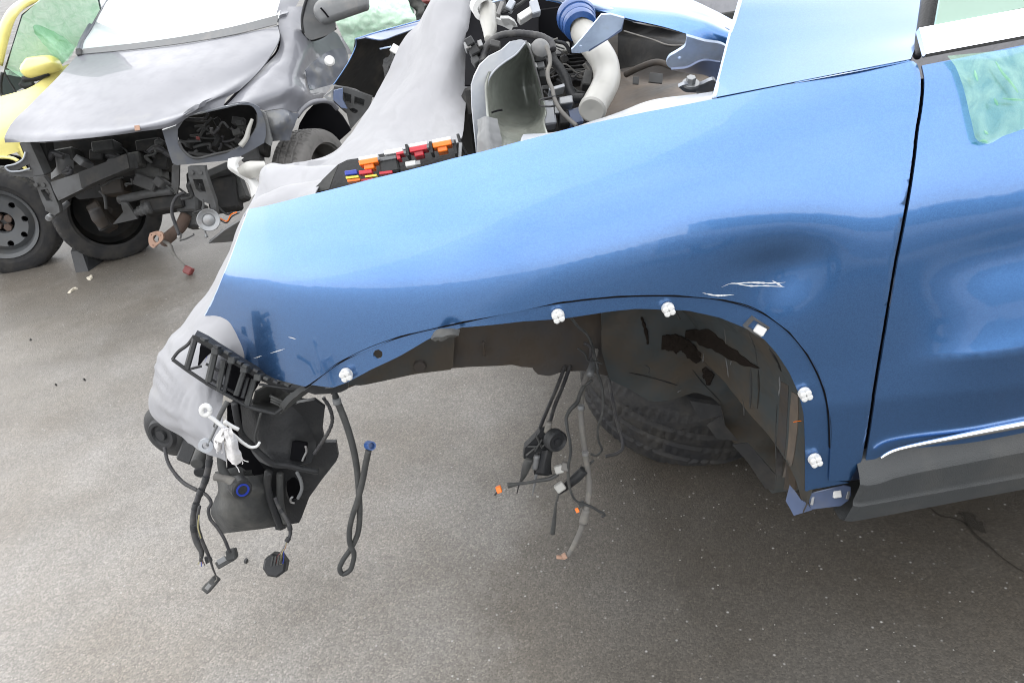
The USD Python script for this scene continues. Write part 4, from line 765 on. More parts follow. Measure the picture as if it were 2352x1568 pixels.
part(blue, 'front_duct', sheet('G', [[(830, 0, 1.57), (1000, 0, 1.54), (1200, 20, 1.54), (1420, 0, 1.56)], [(860, 200, 1.56), (1000, 230, 1.52), (1180, 220, 1.52), (1440, 200, 1.55)], [(900, 360, 1.55), (1050, 400, 1.50), (1220, 400, 1.50), (1430, 380, 1.53)], [(980, 480, 1.5), (1100, 520, 1.46), (1250, 520, 1.47), (1400, 480, 1.5)]], 24, 24, 0.005, 0.006, 14, 3), 'black_plastic', 40)
part(blue, 'duct_window', pbox('G', 1290, 400, 1.485, 110, 150, 0.02, -8), 'dark_gap', 30)
part(blue, 'steel_hook', ptube('G', [(1350, 360), (1358, 400), (1340, 440), (1325, 475)], 1.42, 9, 12, 6), 'steel', True)
part(blue, 'steel_hook', ptube('G', [(1250, 755), (1232, 775), (1240, 800), (1265, 805)], 1.45, 9, 12, 6), 'steel', True)
part(blue, 'tow_strap', ptube('G', [(1280, 560), (1310, 620), (1320, 700), (1290, 770)], 1.46, 14, 16, 6), 'grey_plastic', True)
part(blue, 'duct_strut', ptube('G', [(790, 20), (820, 180), (860, 280), (920, 340), (1010, 430), (1110, 500), (1200, 510), (1330, 540), (1450, 560)], [1.38, 1.42, 1.44, 1.46], 24, 40, 8), 'black_plastic', True)
part(blue, 'duct_strut', ptube('G', [(1000, 100), (975, 200), (955, 290), (960, 330)], 1.37, 10, 16, 6), 'dusty_plastic', True)
part(blue, 'bracket_leg', ptube('F', [(830, 950), (770, 1060), (720, 1180)], [1.33, 1.30], 22, 12, 8), 'dusty_plastic', True)
part(blue, 'bracket_leg', ptube('F', [(740, 1150), (700, 1240), (650, 1340)], [1.30, 1.29], 14, 12, 8), 'grey_plastic', True)
part(blue, 'eyelet', lathe(at('F', 640, 1338, 1.29), (0.1, -1, 0.2), [(0.007, -0.003), (0.014, -0.003), (0.014, 0.003), (0.007, 0.003), (0.007, -0.003)], 18), 'pale_grey_metal', 40)
# horn
hc = at('G', 290, 225, 1.64)
hn = part(blue, 'horn', lathe(hc, unit((-0.35, -0.9, 0.12)), [(0, 0.035), (0.012, 0.035), (0.014, 0.028), (0.022, 0.028), (0.026, 0.034), (0.034, 0.034), (0.040, 0.026), (0.052, 0.024), (0.066, 0.012), (0.066, -0.012), (0.040, -0.03), (0, -0.03)], 36), 'black_plastic', 35)
part(hn, 'horn_cone', plate('G', [(200, 250), (330, 290), (370, 290), (345, 430), (240, 360)], 1.62, 0.03), 'black_plastic', 30)
part(hn, 'horn_mount', pbox('G', 420, 400, 1.58, 130, 190, 0.05, -22), 'black_plastic', 30)
part(hn, 'horn_bolt', cyl(at('G', 520, 440, 1.46), (0, 1, 0.1), 0.014, 0.05, 14), 'dusty_plastic', 30)
part(hn, 'horn_bolt', cyl(at('G', 545, 510, 1.46), (0, 1, 0.1), 0.014, 0.05, 14), 'black_plastic', 30)
# looms and hoses
YC = 1.34
part(blue, 'thick_loom', ptube('G', [(600, 400), (590, 520), (560, 640), (510, 760), (480, 860), (470, 960), (485, 1060), (510, 1130), (535, 1190), (528, 1262)], [1.40, YC], [24, 25, 25, 24, 26, 30, 12], 60, 10), 'cable', True)
part(blue, 'ribbed_loom', ptube('G', [(245, 370), (270, 480), (330, 580), (400, 650), (500, 705)], [1.46, 1.38], 14, 90, 8, rib=0.18, ribs=40), 'cable', True)
part(blue, 'ribbed_loom', ptube('G', [(500, 705), (570, 740), (610, 810), (590, 850), (600, 920), (660, 1000), (710, 1080), (755, 1190)], [1.38, YC], 13, 50, 8), 'cable', True)
part(blue, 'sensor_plug', join(pbox('G', 715, 1265, YC, 150, 60, 0.022, 30), pbox('G', 760, 1215, YC, 70, 80, 0.022, 12)), 'dusty_plastic', 30)
part(blue, 'plug_label', pbox('G', 690, 1255, YC - 0.0215, 70, 40, 0.003, 30), 'grey_plastic', 30)
part(blue, 'plug_clip', plate('G', [(555, 1235), (600, 1220), (610, 1260), (570, 1285)], YC, 0.004), 'black_plastic', 30)
part(blue, 'thin_loom', ptube('G', [(520, 830), (505, 920), (520, 1040), (560, 1150), (600, 1240), (625, 1320), (650, 1380)], YC, [12, 12, 14, 16, 10, 6], 40, 8), 'cable', True)
part(blue, 'thin_wire', ptube('G', [(515, 900), (508, 1000), (530, 1080)], YC - 0.006, 5, 14, 5), 'cream_wire', True)
part(blue, 'small_plug', join(pbox('G', 600, 1450, YC, 130, 62, 0.02, 50), pbox('G', 570, 1480, YC - 0.004, 60, 66, 0.022, 50)), 'dusty_plastic', 30)
part(blue, 'plug_seal', pbox('G', 585, 1462, YC - 0.0205, 50, 30, 0.003, 50), 'grey_plastic', 30)
part(blue, 'thin_wire', ptube('G', [(650, 1380), (655, 1400), (635, 1425)], YC, 4, 8, 5), 'dusty_cable', True)
part(blue, 'tank_loom', ptube('G', [(1110, 760), (1150, 850), (1195, 920), (1225, 990), (1228, 1060), (1200, 1110)], [1.44, 1.40], [16, 17, 17, 12], 34, 8), 'cable', True)
for dx in (0, 10): part(blue, 'thin_wire', ptube('G', [(1203, 1110), (1180 + dx, 1150), (1150 + dx, 1210), (1150 + dx, 1285)], [1.40, 1.385], 4.5, 16, 5), 'cream_wire' if dx else 'dusty_cable', True)
oc = at('G', 1115, 1290, 1.40)
pl = part(blue, 'round_plug', lathe(oc, unit((0.1, -0.75, 0.5)), [(0, 0.016), (0.022, 0.016), (0.027, 0.010), (0.0285, -0.02), (0.02, -0.026), (0, -0.026)], 8), 'black_plastic', 20)
for k in range(3): part(pl, 'plug_rib', pbox('G', 1085 + 24 * k, 1265 - 4 * k, 1.378, 12, 80, 0.006, -10), 'dusty_plastic', 30)
part(blue, 'washer_hose', ptube('F', [(1775, 860), (1780, 900), (1800, 960)], 1.38, [18, 30, 30], 10, 10), 'black_plastic', True)
part(blue, 'hose_sleeve', ptube('G', [(1592, -10), (1600, 25)], 1.375, 34, 6, 12), 'grey_plastic', True)
part(blue, 'washer_hose', ptube('G', [(1600, 10), (1660, 160), (1710, 320), (1745, 480), (1762, 620), (1770, 760), (1775, 900), (1755, 1060), (1700, 1170), (1640, 1260), (1618, 1325), (1640, 1362), (1690, 1340), (1722, 1270), (1730, 1200), (1700, 1130), (1695, 1020), (1720, 900), (1760, 780), (1800, 620), (1822, 500), (1845, 390)], [1.375, 1.34, 1.33, 1.33, 1.335], [25, 25, 24, 22, 20, 20, 21, 24, 24], 140, 10), 'dusty_plastic', True)
ce = at('G', 1858, 355, 1.335); part(blue, 'blue_hose_cap', lathe(ce, unit((0.5, -0.75, 0.35)), [(0.0, 0.0), (0.0065, 0.0), (0.0065, 0.008), (0.0092, 0.008), (0.0092, -0.012), (0, -0.012)], 18), 'blue_tape', 30)
part(blue, 'ribbed_loom', ptube('G', [(1490, -20), (1540, 60), (1560, 160), (1530, 250), (1480, 330), (1420, 420)], 1.42, 14, 90, 8, rib=0.16, ribs=34), 'cable', True)
part(blue, 'tank_outlet', ptube('G', [(640, 600), (740, 620), (800, 650)], [1.42, 1.40], [30, 30, 40], 16, 12), 'dusty_cable', True)
part(blue, 'outlet_pipe', ptube('G', [(690, 440), (700, 540), (740, 610)], [1.44, 1.42], 34, 16, 12), 'dusty_plastic', True)
co = at('G', 835, 680, 1.40); part(blue, 'outlet_collar', cyl(co, unit((0.55, -0.8, 0.1)), 0.022, 0.035, 20, 0.15), 'black_plastic', 30)
part(blue, 'blue_outlet_seal', lathe(co + unit((0.55, -0.8, 0.1)) * 0.018, unit((0.55, -0.8, 0.1)), [(0.0, -0.004), (0.010, -0.004), (0.0105, 0.002), (0.014, 0.002), (0.014, -0.004)], 20), 'blue_plastic', 30)
part(blue, 'blue_outlet_tab', pbox('G', 795, 698, 1.385, 34, 46, 0.006, -14), 'blue_plastic', 30)
# ------------------------------------------------------------------ things hanging in the wheel arch
YH = 1.46
part(blue, 'black_cable', ptube('H', [(590, 130), (540, 260), (480, 400), (430, 520), (390, 630)], [1.62, YH], 14, 30, 8), 'cable', True)
part(blue, 'black_cable', ptube('H', [(625, 130), (570, 280), (520, 400), (490, 500), (468, 590)], [1.62, YH], 14, 30, 8), 'cable', True)
part(blue, 'cable_sleeve', ptube('H', [(482, 520), (462, 590)], YH, 22, 6, 10), 'dusty_cable', True)
cb = part(blue, 'cable_holder', plate('H', [(415, 590), (500, 585), (505, 640), (550, 660), (520, 700), (495, 740), (490, 830), (500, 880), (470, 892), (375, 885), (370, 850), (390, 780), (420, 720), (380, 740), (355, 790), (300, 770), (310, 700), (350, 660), (390, 620)], YH, 0.02), 'black_plastic', 30)
part(cb, 'holder_wheel', lathe(at('H', 528, 650, YH - 0.02), unit((0.4, -0.9, 0.1)), [(0, 0.008), (0.007, 0.008), (0.008, 0.003), (0.016, 0.003), (0.021, 0.008), (0.025, 0.004), (0.025, -0.014), (0, -0.014)], 24), 'black_plastic', 30)
part(cb, 'holder_cup', sheet('H', [[(430, 720, YH - 0.005), (470, 715, YH - 0.025), (505, 715, YH - 0.01)], [(405, 800, YH - 0.005), (450, 800, YH - 0.03), (492, 800, YH - 0.01)], [(385, 870, YH - 0.005), (440, 875, YH - 0.03), (495, 880, YH - 0.01)]], 12, 12, 0.004), 'black_plastic', 40)
for a, b in [((390, 620), (430, 700)), ((430, 640), (380, 720)), ((330, 690), (400, 690)), ((320, 750), (380, 700)), ((500, 640), (430, 690))]: part(cb, 'holder_rib', ptube('H', [a, b], YH - 0.006, 7, 4, 4), 'dusty_plastic', 30)
part(cb, 'holder_boot', ptube('H', [(345, 770), (320, 830), (300, 890), (285, 930)], YH, [28, 32, 24, 8], 16, 10), 'dusty_plastic', True)
part(cb, 'holder_boot', ptube('H', [(395, 750), (380, 840)], YH - 0.004, 22, 6, 10), 'grey_plastic', True)
part(cb, 'cable_end', ptube('H', [(290, 900), (268, 960), (255, 1015)], YH, [10, 6, 3], 10, 6), 'cable', True)
part(cb, 'cable_end', ptube('H', [(390, 880), (378, 950), (362, 1030)], YH, [12, 9, 3], 10, 6), 'grey_plastic', True)
part(blue, 'grey_trunk_hose', ptube('H', [(800, 20), (780, 110), (745, 190), (710, 290), (700, 400), (702, 520), (720, 680), (742, 830), (757, 960), (745, 1080), (725, 1160)], [1.60, 1.46, 1.42], 21, 60, 12), 'dusty_cable', True, label='thick dusty grey hose hanging to the ground')
part(blue, 'grey_trunk_hose', ptube('H', [(722, 1190), (700, 1260), (665, 1340), (610, 1445)], 1.42, [20, 19, 17], 24, 12), 'dusty_cable', True)
part(blue, 'hose_joint', ptube('H', [(735, 1125), (715, 1215)], 1.42, [26, 30, 33], 8, 12), 'dusty_cable', True)
part(blue, 'hose_sleeve', ptube('H', [(790, 90), (760, 190)], [1.58, 1.50], 26, 6, 10), 'grey_plastic', True)
part(blue, 'torn_end', join(pbox('H', 560, 1458, 1.42, 60, 22, 0.01, -5), pbox('H', 585, 1450, 1.415, 30, 40, 0.01, 30)), 'pale_rust', 30)
part(blue, 'thin_cable', ptube('H', [(720, 270), (690, 330), (675, 380), (620, 440), (597, 490), (603, 560), (622, 650), (627, 730), (612, 820), (610, 900), (625, 990), (660, 1060), (715, 1090)], [1.50, 1.42, 1.42], [14, 16, 12, 10, 10, 12, 9, 8], 70, 8), 'dusty_plastic', True)
part(blue, 'thin_cable', ptube('H', [(780, -10), (790, 60), (805, 150), (840, 260), (852, 380), (845, 470), (815, 560), (820, 650), (840, 720), (800, 752), (765, 740)], [1.58, 1.50, 1.5], 9, 60, 8), 'dusty_plastic', True)
part(blue, 'thin_cable', ptube('H', [(775, 230), (720, 280), (700, 330)], 1.5, 8, 14, 6), 'dusty_plastic', True)
part(blue, 'dark_cable', ptube('H', [(890, 205), (905, 300), (930, 430), (958, 550), (985, 650), (985, 705), (950, 735), (870, 757)], [1.60, 1.52], 12, 50, 8), 'cable', True)
part(blue, 'black_strap', ptube('H', [(545, 1005), (600, 960), (660, 910), (720, 850)], 1.44, [20, 30, 36, 34], 20, 8), 'black_plastic', True)
part(blue, 'black_strap', ptube('H', [(715, 850), (750, 815), (785, 785)], 1.45, [16, 12, 8], 10, 8), 'dusty_plastic', True)
for (x, y, w, h, a) in [(548, 850, 60, 56, 15), (555, 975, 70, 60, 35), (590, 830, 50, 60, -10)]: part(blue, 'cream_plug', pbox('H', x, y, 1.42, w, h, 0.02, a), 'dusty_cable' if w == 50 else 'cream_plastic', 30)
part(blue, 'thin_hose', ptube('H', [(540, 880), (480, 912), (400, 925), (330, 938), (280, 945), (190, 958)], 1.43, [14, 14, 13, 11, 11, 22], 30, 8), 'dusty_plastic', True)
part(blue, 'red_cap', pbox('H', 130, 990, 1.43, 36, 44, 0.02, 20), 'orange_plastic', 30)
part(blue, 'cap_tip', ptube('H', [(118, 1005), (102, 1024)], 1.43, 7, 4, 6), 'cable', True)
part(blue, 'wire_tail', ptube('H', [(545, 1015), (525, 1090), (515, 1180), (502, 1290)], 1.43, [8, 9, 16, 18], 20, 8), 'dusty_plastic', True)
part(blue, 'red_tag', pbox('H', 673, 1132, 1.42, 24, 30, 0.008, 25), 'orange_plastic', 30)
part(blue, 'wire_tail', ptube('H', [(700, 1080), (780, 1110), (830, 1140), (858, 1152), (862, 1168), (840, 1172)], 1.42, 9, 20, 6), 'dusty_plastic', True)
part(blue, 'wire_knot', pbox('H', 705, 1090, 1.42, 46, 34, 0.015, 20), 'dusty_plastic', 30)
part(blue, 'loom_clip', ptube('I', [(90, 195), (140, 260), (210, 320), (250, 400), (270, 480), (300, 600)], [1.58, 1.5], 12, 30, 6), 'dusty_plastic', True)
part(blue, 'loom_clip', ptube('I', [(140, 430), (200, 480), (215, 520), (300, 540), (330, 550)], 1.5, 8, 16, 6), 'dusty_plastic', True)
part(blue, 'loom_clip', ptube('I', [(190, 390), (230, 410), (240, 500)], 1.5, 14, 10, 6), 'cable', True)
part(blue, 'brake_pipe', ptube('I', [(905, 140), (925, 175), (940, 205)], 1.5, 8, 8, 6), 'dusty_plastic', True)

# tape wraps and split conduit on the looms
def wraps(c, P, Y, r, ts, m='dusty_plastic', w=0.012):
    Ys = np.interp(np.linspace(0, 1, len(P)), np.linspace(0, 1, np.size(Y)), np.atleast_1d(Y))
    W = catmull(np.array([at(c, x, y, q) for (x, y), q in zip(P, Ys)]), 80); L = np.concatenate([[0], np.cumsum(np.linalg.norm(np.diff(W, axis=0), axis=1))])
    for t in ts:
        k = np.array([[np.interp(v, L, W[:, i]) for i in range(3)] for v in np.linspace(t * L[-1] - w / 2, t * L[-1] + w / 2, 4)])
        part(blue, 'tape_wrap', tube(k, r * mpp(c, k[0]), 6, 10), m, 40)
wraps('G', [(600, 400), (590, 520), (560, 640), (510, 760), (480, 860), (470, 960), (485, 1060), (510, 1130)], [1.40, 1.34], 28, [0.12, 0.3, 0.44, 0.6, 0.83], 'black_plastic', 0.014)
wraps('G', [(1110, 760), (1150, 850), (1195, 920), (1225, 990), (1228, 1060), (1200, 1110)], [1.44, 1.40], 20, [0.3, 0.7, 0.95], 'black_plastic', 0.010)
wraps('G', [(520, 830), (505, 920), (520, 1040), (560, 1150), (600, 1240), (625, 1320), (650, 1380)], 1.34, 16, [0.4, 0.75], 'dusty_plastic', 0.008)
wraps('H', [(720, 270), (690, 330), (675, 380), (620, 440), (597, 490), (603, 560), (622, 650), (627, 730), (612, 820)], [1.50, 1.42], 15, [0.2, 0.5, 0.8], 'dusty_cable', 0.010)
wraps('H', [(710, 290), (700, 400), (702, 520), (720, 680), (742, 830), (757, 960), (745, 1080)], [1.46, 1.42], 24, [0.15, 0.55], 'grey_plastic', 0.008)
for k, (dx, dy, m) in enumerate([(18, 40, 'dull_red'), (-22, 52, 'cream_wire'), (34, 66, 'cable'), (6, 80, 'blue_plastic')]):
    part(blue, 'thin_wire', ptube('G', [(528, 1225), (530 + dx * 0.4, 1255), (528 + dx, 1262 + dy * 0.5)], 1.34, 3.2, 10, 5), m, True)
for k, (x, m) in enumerate([(1128, 'dull_red'), (1166, 'cable'), (1180, 'blue_plastic')]):
    part(blue, 'thin_wire', ptube('G', [(1203, 1108), (1190 - k * 4, 1160), (x, 1230), (x - 8, 1280)], [1.40, 1.382], 3.2, 14, 5), m, True)
# ------------------------------------------------------------------ grey cover over the front of the blue car
TR = [[(1005, -25, 2.60), (1040, -25, 2.55), (1068, -25, 2.50), (1088, -25, 2.52)],
      [(968, 40, 2.52), (1020, 35, 2.36), (1060, 40, 2.38), (1083, 40, 2.42)],
      [(930, 90, 2.45), (985, 95, 2.30), (1035, 100, 2.26), (1079, 100, 2.32)],
      [(885, 180, 2.34), (950, 180, 2.20), (1010, 185, 2.16), (1074, 185, 2.20)],
      [(850, 245, 2.26), (920, 250, 2.10), (1000, 255, 2.06), (1068, 260, 2.05)],
      [(812, 300, 2.18), (890, 305, 2.02), (980, 315, 1.92), (1058, 318, 1.80)],
      [(768, 343, 2.12), (840, 348, 1.94), (920, 350, 1.80), (1048, 326, 1.72)],
      [(700, 372, 2.06), (760, 375, 1.90), (815, 385, 1.76), (880, 362, 1.70)],
      [(640, 378, 2.00), (690, 395, 1.82), (735, 405, 1.70), (780, 395, 1.66)],
      [(606, 384, 1.92), (640, 415, 1.74), (680, 425, 1.64), (735, 425, 1.58)],
      [(590, 430, 1.80), (620, 450, 1.64), (655, 460, 1.56), (715, 452, 1.50)],
      [(562, 492, 1.68), (590, 495, 1.58), (620, 500, 1.50), (670, 500, 1.44)]]
FRN = [[(516, 592, 1.66), (550, 590, 1.58), (590, 590, 1.50), (650, 590, 1.46)],
       [(470, 680, 1.62), (520, 680, 1.54), (570, 685, 1.48), (640, 690, 1.46)],
       [(415, 750, 1.58), (470, 755, 1.50), (530, 770, 1.46), (620, 790, 1.46)],
       [(366, 810, 1.56), (430, 830, 1.46), (485, 850, 1.43), (530, 862, 1.46)],
       [(352, 880, 1.56), (420, 890, 1.44), (465, 905, 1.41), (512, 915, 1.42)],
       [(344, 948, 1.56), (410, 960, 1.44), (462, 968, 1.39), (512, 978, 1.38)],
       [(385, 985, 1.52), (430, 995, 1.44), (480, 1010, 1.37), (516, 1022, 1.36)],
       [(430, 1018, 1.48), (460, 1030, 1.42), (490, 1045, 1.37), (519, 1060, 1.36)]]
tv, tf = sheet('f', TR + FRN, 70, 150, 0.0)
tn = trimesh.Trimesh(tv, tf, process=False).vertex_normals
u = (tv - at('f', 1060, 310, 1.75))
fold = np.sin(np.arctan2(u[:, 0] + 0.02, u[:, 1] + 0.10) * 11 + 3 * meshkit.fbm(tv * 3, 2, 4)) * np.clip(np.linalg.norm(u[:, :2], axis=1) - 0.05, 0, 0.6) * 0.045 * (tv[:, 2] > 0.9) * np.tile(np.clip(np.sin(np.linspace(0, math.pi, 70)) * 1.6, 0, 1), 150)
tv = tv + tn * (fold + (meshkit.fbm(tv * 9, 4, 8) - 0.5) * 0.018)[:, None]
hkp = at('f', 470, 945, 1.40); v_ = tv - hkp; dist = np.linalg.norm(v_, axis=1); angh = np.arctan2(v_[:, 2], v_[:, 0] + 0.6 * v_[:, 1])
rad = np.sin(angh * 13 + 2.5 * meshkit.fbm(tv * 4, 2, 9)) * np.clip(dist, 0, 0.16) * 0.03 * np.exp(-(dist / 0.22) ** 2) + np.sin((v_[:, 2] * 0.8 + v_[:, 0]) * 55 + 4 * meshkit.fbm(tv * 5, 2, 3)) * 0.0010 * (tv[:, 2] < 0.95)
tv = tv + tn * rad[:, None]
solo('grey_cover', solidify(tv, tf, 0.002), 'tarp', 'pale grey cloth cover draped over the front of the blue car', 'car cover', 60)
# dark slit in the cover beside the wing edge is the gap to the headlight hole: a black seal strip
# white hook with eye and cloth tied to the cover
YK = 1.27
hk = thing('tie_hook', 'white plastic hook with a ring end pushed through the grey cover', 'hook', tuple(at('F', 780, 1150, YK)))
part(hk, 'ring', tube([at('F', 638 + 38 * math.cos(a), 1030 + 42 * math.sin(a), YK) for a in np.linspace(0, 2 * math.pi, 20)], 0.0048, 40, 8), 'white_plastic', True)
part(hk, 'rod', ptube('F', [(668, 1075), (760, 1150), (900, 1260), (980, 1325), (1040, 1355), (1090, 1345), (1115, 1310)], [YK, YK + 0.01], [20, 19, 17, 15, 12], 50, 8), 'white_plastic', True)
part(hk, 'second_rod', ptube('F', [(800, 1125), (870, 1170), (930, 1200)], YK + 0.02, 18, 10, 8), 'white_plastic', True)
rg = thing('white_rag', 'frayed white rag hanging from the white hook', 'rag', tuple(at('F', 850, 1350, YK)))
part(rg, 'fold', sheet('F', [[(760, 1205, YK), (800, 1190, YK - 0.02), (850, 1215, YK - 0.005)], [(735, 1260, YK), (770, 1260, YK - 0.025), (800, 1270, YK - 0.005)], [(705, 1320, YK), (745, 1330, YK - 0.025), (790, 1340, YK - 0.005)], [(735, 1395, YK), (755, 1385, YK - 0.015), (785, 1375, YK - 0.005)]], 16, 20, 0.008, 0.006, 40, 3), 'white_cloth', 50)
part(rg, 'fold', sheet('F', [[(790, 1195, YK - 0.01), (830, 1190, YK - 0.03), (860, 1220, YK - 0.01)], [(800, 1280, YK - 0.01), (850, 1275, YK - 0.035), (910, 1290, YK - 0.01)], [(815, 1380, YK - 0.01), (870, 1370, YK - 0.035), (940, 1390, YK - 0.01)], [(825, 1450, YK - 0.01), (890, 1450, YK - 0.03), (970, 1455, YK - 0.01)], [(870, 1500, YK - 0.01), (905, 1520, YK - 0.02), (945, 1490, YK - 0.01)]], 18, 26, 0.008, 0.006, 40, 6), 'white_cloth', 50)
for P in [[(905, 1520), (925, 1545), (935, 1575)], [(960, 1460), (985, 1475), (1015, 1482)], [(955, 1470), (965, 1490), (960, 1505)], [(775, 1385), (785, 1400), (780, 1410)], [(735, 1390), (738, 1405), (745, 1412)]]:
    part(rg, 'loose_thread', ptube('F', P, YK - 0.012, 4, 8, 5), 'white_cloth', True)
# ------------------------------------------------------------------ loose tyre lying under the arch
def tyre(center, axis, R, w, rin, blocks=60, grooves=3, m='rubber', parent=None, name='tyre', seed=0, depth=0.008, squash=0.0):
    ax = unit(axis); a = np.array([0, 0, 1.0]) if abs(ax[2]) < 0.9 else np.array([1.0, 0, 0])
    e1 = unit(np.cross(a, ax)); e2 = np.cross(ax, e1)
    prof = []                                   # (radius, along axis, tread flag)
    for t in np.linspace(-1, 1, 25): prof.append((R - 0.012 * abs(t) ** 4, t * w * 0.42, 1))
    sw = [(R - 0.022, 0.46), (R - 0.045, 0.495), (R - 0.075, 0.5), ((R + rin) / 2 - 0.01, 0.49), (rin + 0.022, 0.455), (rin + 0.012, 0.455), (rin, 0.43)]
    prof = [(r, -k * w, 0) for r, k in sw[::-1]] + prof + [(r, k * w, 0) for r, k in sw]
    inner = [(rin, 0.36 * w, 0), (R - 0.03, 0.40 * w, 0), (R - 0.02, 0, 0), (R - 0.03, -0.40 * w, 0), (rin, -0.36 * w, 0)]
    prof = prof + inner; mth = 240
    th = np.linspace(0, 2 * math.pi, mth, endpoint=False); V = []
    for (r, h, fl) in prof:
        t = h / (w * 0.42) if fl else 0
        rr = np.full(mth, r)
        if fl:
            g = min(abs(((t + 1) / 2 * (grooves + 1)) % 1.0 - 0.0), abs(((t + 1) / 2 * (grooves + 1)) % 1.0 - 1.0))
            if 0.02 < (t + 1) / 2 < 0.98 and g < 0.11: rr -= depth
            else:
                ph = (th * blocks / (2 * math.pi) + 0.5 * abs(t) + 0.3 * np.sign(t) * (abs(t) > 0.5)) % 1.0
                rr = rr - np.where(ph < 0.17, depth * 0.55, 0)
        z = np.asarray(center) + rr[:, None] * (np.cos(th)[:, None] * e1 + np.sin(th)[:, None] * e2) + ax * h
        V.append(z)
    V = np.vstack(V); F = []; n = len(prof)
    i = np.arange(n); j = np.arange(mth)
    I, J = np.meshgrid(i, j, indexing='ij'); K = (J + 1) % mth; I2 = (I + 1) % n
    q = np.stack([I * mth + J, I * mth + K, I2 * mth + K, I2 * mth + J], -1).reshape(-1, 4)
    F = np.vstack([q[:, [0, 1, 2]], q[:, [0, 2, 3]]])
    return V, F
tc = np.array([0.515, 2.02, 0.125])
lt = thing('loose_tyre', 'black tyre lying flat on the asphalt under the blue car', 'tyre', tuple(tc))
tax = unit((0.18, -0.22, 1))
part(lt, 'tread_body', tyre(tc, tax, 0.325, 0.225, 0.20, 76, 3), 'rubber', 30)
part(lt, 'rim', lathe(tc, tax, [(0.20, 0.09), (0.19, 0.07), (0.18, 0.0), (0.10, 0.03), (0.06, 0.05), (0.0, 0.05)], 30), 'dull_steel', 30)
# ------------------------------------------------------------------ green film on the blue car's door
Sf = lambda x, z: S(x, z) - 0.006
def film(P, name, lab, wr=0.006):
    B = [onsurf('E', x, y, Sf) for x, y in P]
    f = lambda x, z: Sf(x, z) - wr * 1.2 + (meshkit.fbm(np.stack([np.asarray(x) * 14, np.zeros_like(np.asarray(x)), np.asarray(z) * 5], -1), 4, 3) - 0.5) * 2 * wr
    return panel(B, f, 0.010, 0)
fp = [(1790, 395), (1850, 470), (1900, 600), (1950, 800), (1995, 985), (2030, 1012), (2090, 1022), (2180, 960), (2260, 930), (2349, 890), (2349, 330), (2200, 350), (2000, 370)]
fx = film([(x, y) for x, y in fp[:9]] + [(2560, 830), (2900, 760), (3300, 760), (3300, 120), (2900, 200), (2500, 285), (2200, 350), (2000, 375)], '', '')
gf = thing('door_film', 'loose green protective film taped over the blue car door below its window', 'plastic film', tuple(onsurf('E', 2200, 600, Sf)))
part(gf, 'sheet', fx, 'green_film', True)
for P in [[(2150, 440), (2200, 520), (2260, 590), (2310, 660)], [(2000, 500), (2010, 540), (2022, 575)], [(2140, 700), (2155, 730), (2165, 750)], [(2200, 700), (2270, 708), (2349, 712)], [(2040, 1000), (2080, 1005), (2090, 1015)], [(2070, 930), (2085, 945), (2095, 955)]]:
    S6 = lambda x, z: S(x, z) - 0.014
    part(gf, 'crease', tube([onsurf('E', x, y, S6) for x, y in P], [0.0008, 0.0022, 0.001], 12, 6), 'green_film', True)
# ------------------------------------------------------------------ small things on the ground
def chip(c, P, name, lab, cat, m, h=0.006, z=0.0):
    W = [atz(c, x, y, z) for x, y in P]
    pg = Polygon([(p[0], p[1]) for p in W]).buffer(0)
    me = trimesh.creation.extrude_polygon(pg, h, engine='earcut'); v, f = vf(me)
    v = v + np.array([0, 0, z]); top = v[:, 2] > z + h / 2; ce = v.mean(0); v[top, :2] = ce[:2] + (v[top, :2] - ce[:2]) * 0.7
    v[:, 2] += np.where(top, (meshkit.noise(v * 90, 2) - 0.5) * h, 0.001)
    return solo(name, (v, f), m, lab, cat, 30)
chip('T', [(845, 375), (880, 368), (912, 355), (915, 372), (890, 395), (862, 393)], 'debris_flake', 'pale flake on the asphalt nearer the wheel wedge', 'debris', 'debris', 0.01)
chip('T', [(660, 525), (700, 490), (740, 478), (765, 472), (768, 484), (730, 492), (690, 522)], 'debris_flake', 'longer pale flake on the asphalt farther from the wheel wedge', 'debris', 'debris', 0.01)
chip('V', [(1888, 640), (1900, 620), (1920, 612), (1922, 625), (1905, 648)], 'debris_scrap', 'small dark scrap on the asphalt between the hanging plugs', 'debris', 'black_plastic', 0.008)
chip('T', [(290, 985), (300, 968), (312, 975), (305, 990)], 'debris_crumb', 'tiny dark crumb on the open asphalt, highest of three', 'debris', 'engine_black', 0.008)
chip('T', [(818, 1375), (828, 1366), (842, 1372), (832, 1382)], 'debris_crumb', 'tiny dark crumb on the asphalt nearest the grey cover', 'debris', 'engine_black', 0.008)
chip('T', [(542, 1426), (552, 1415), (562, 1420), (552, 1432)], 'debris_crumb', 'tiny dark crumb on the asphalt, lowest of three', 'debris', 'engine_black', 0.008)

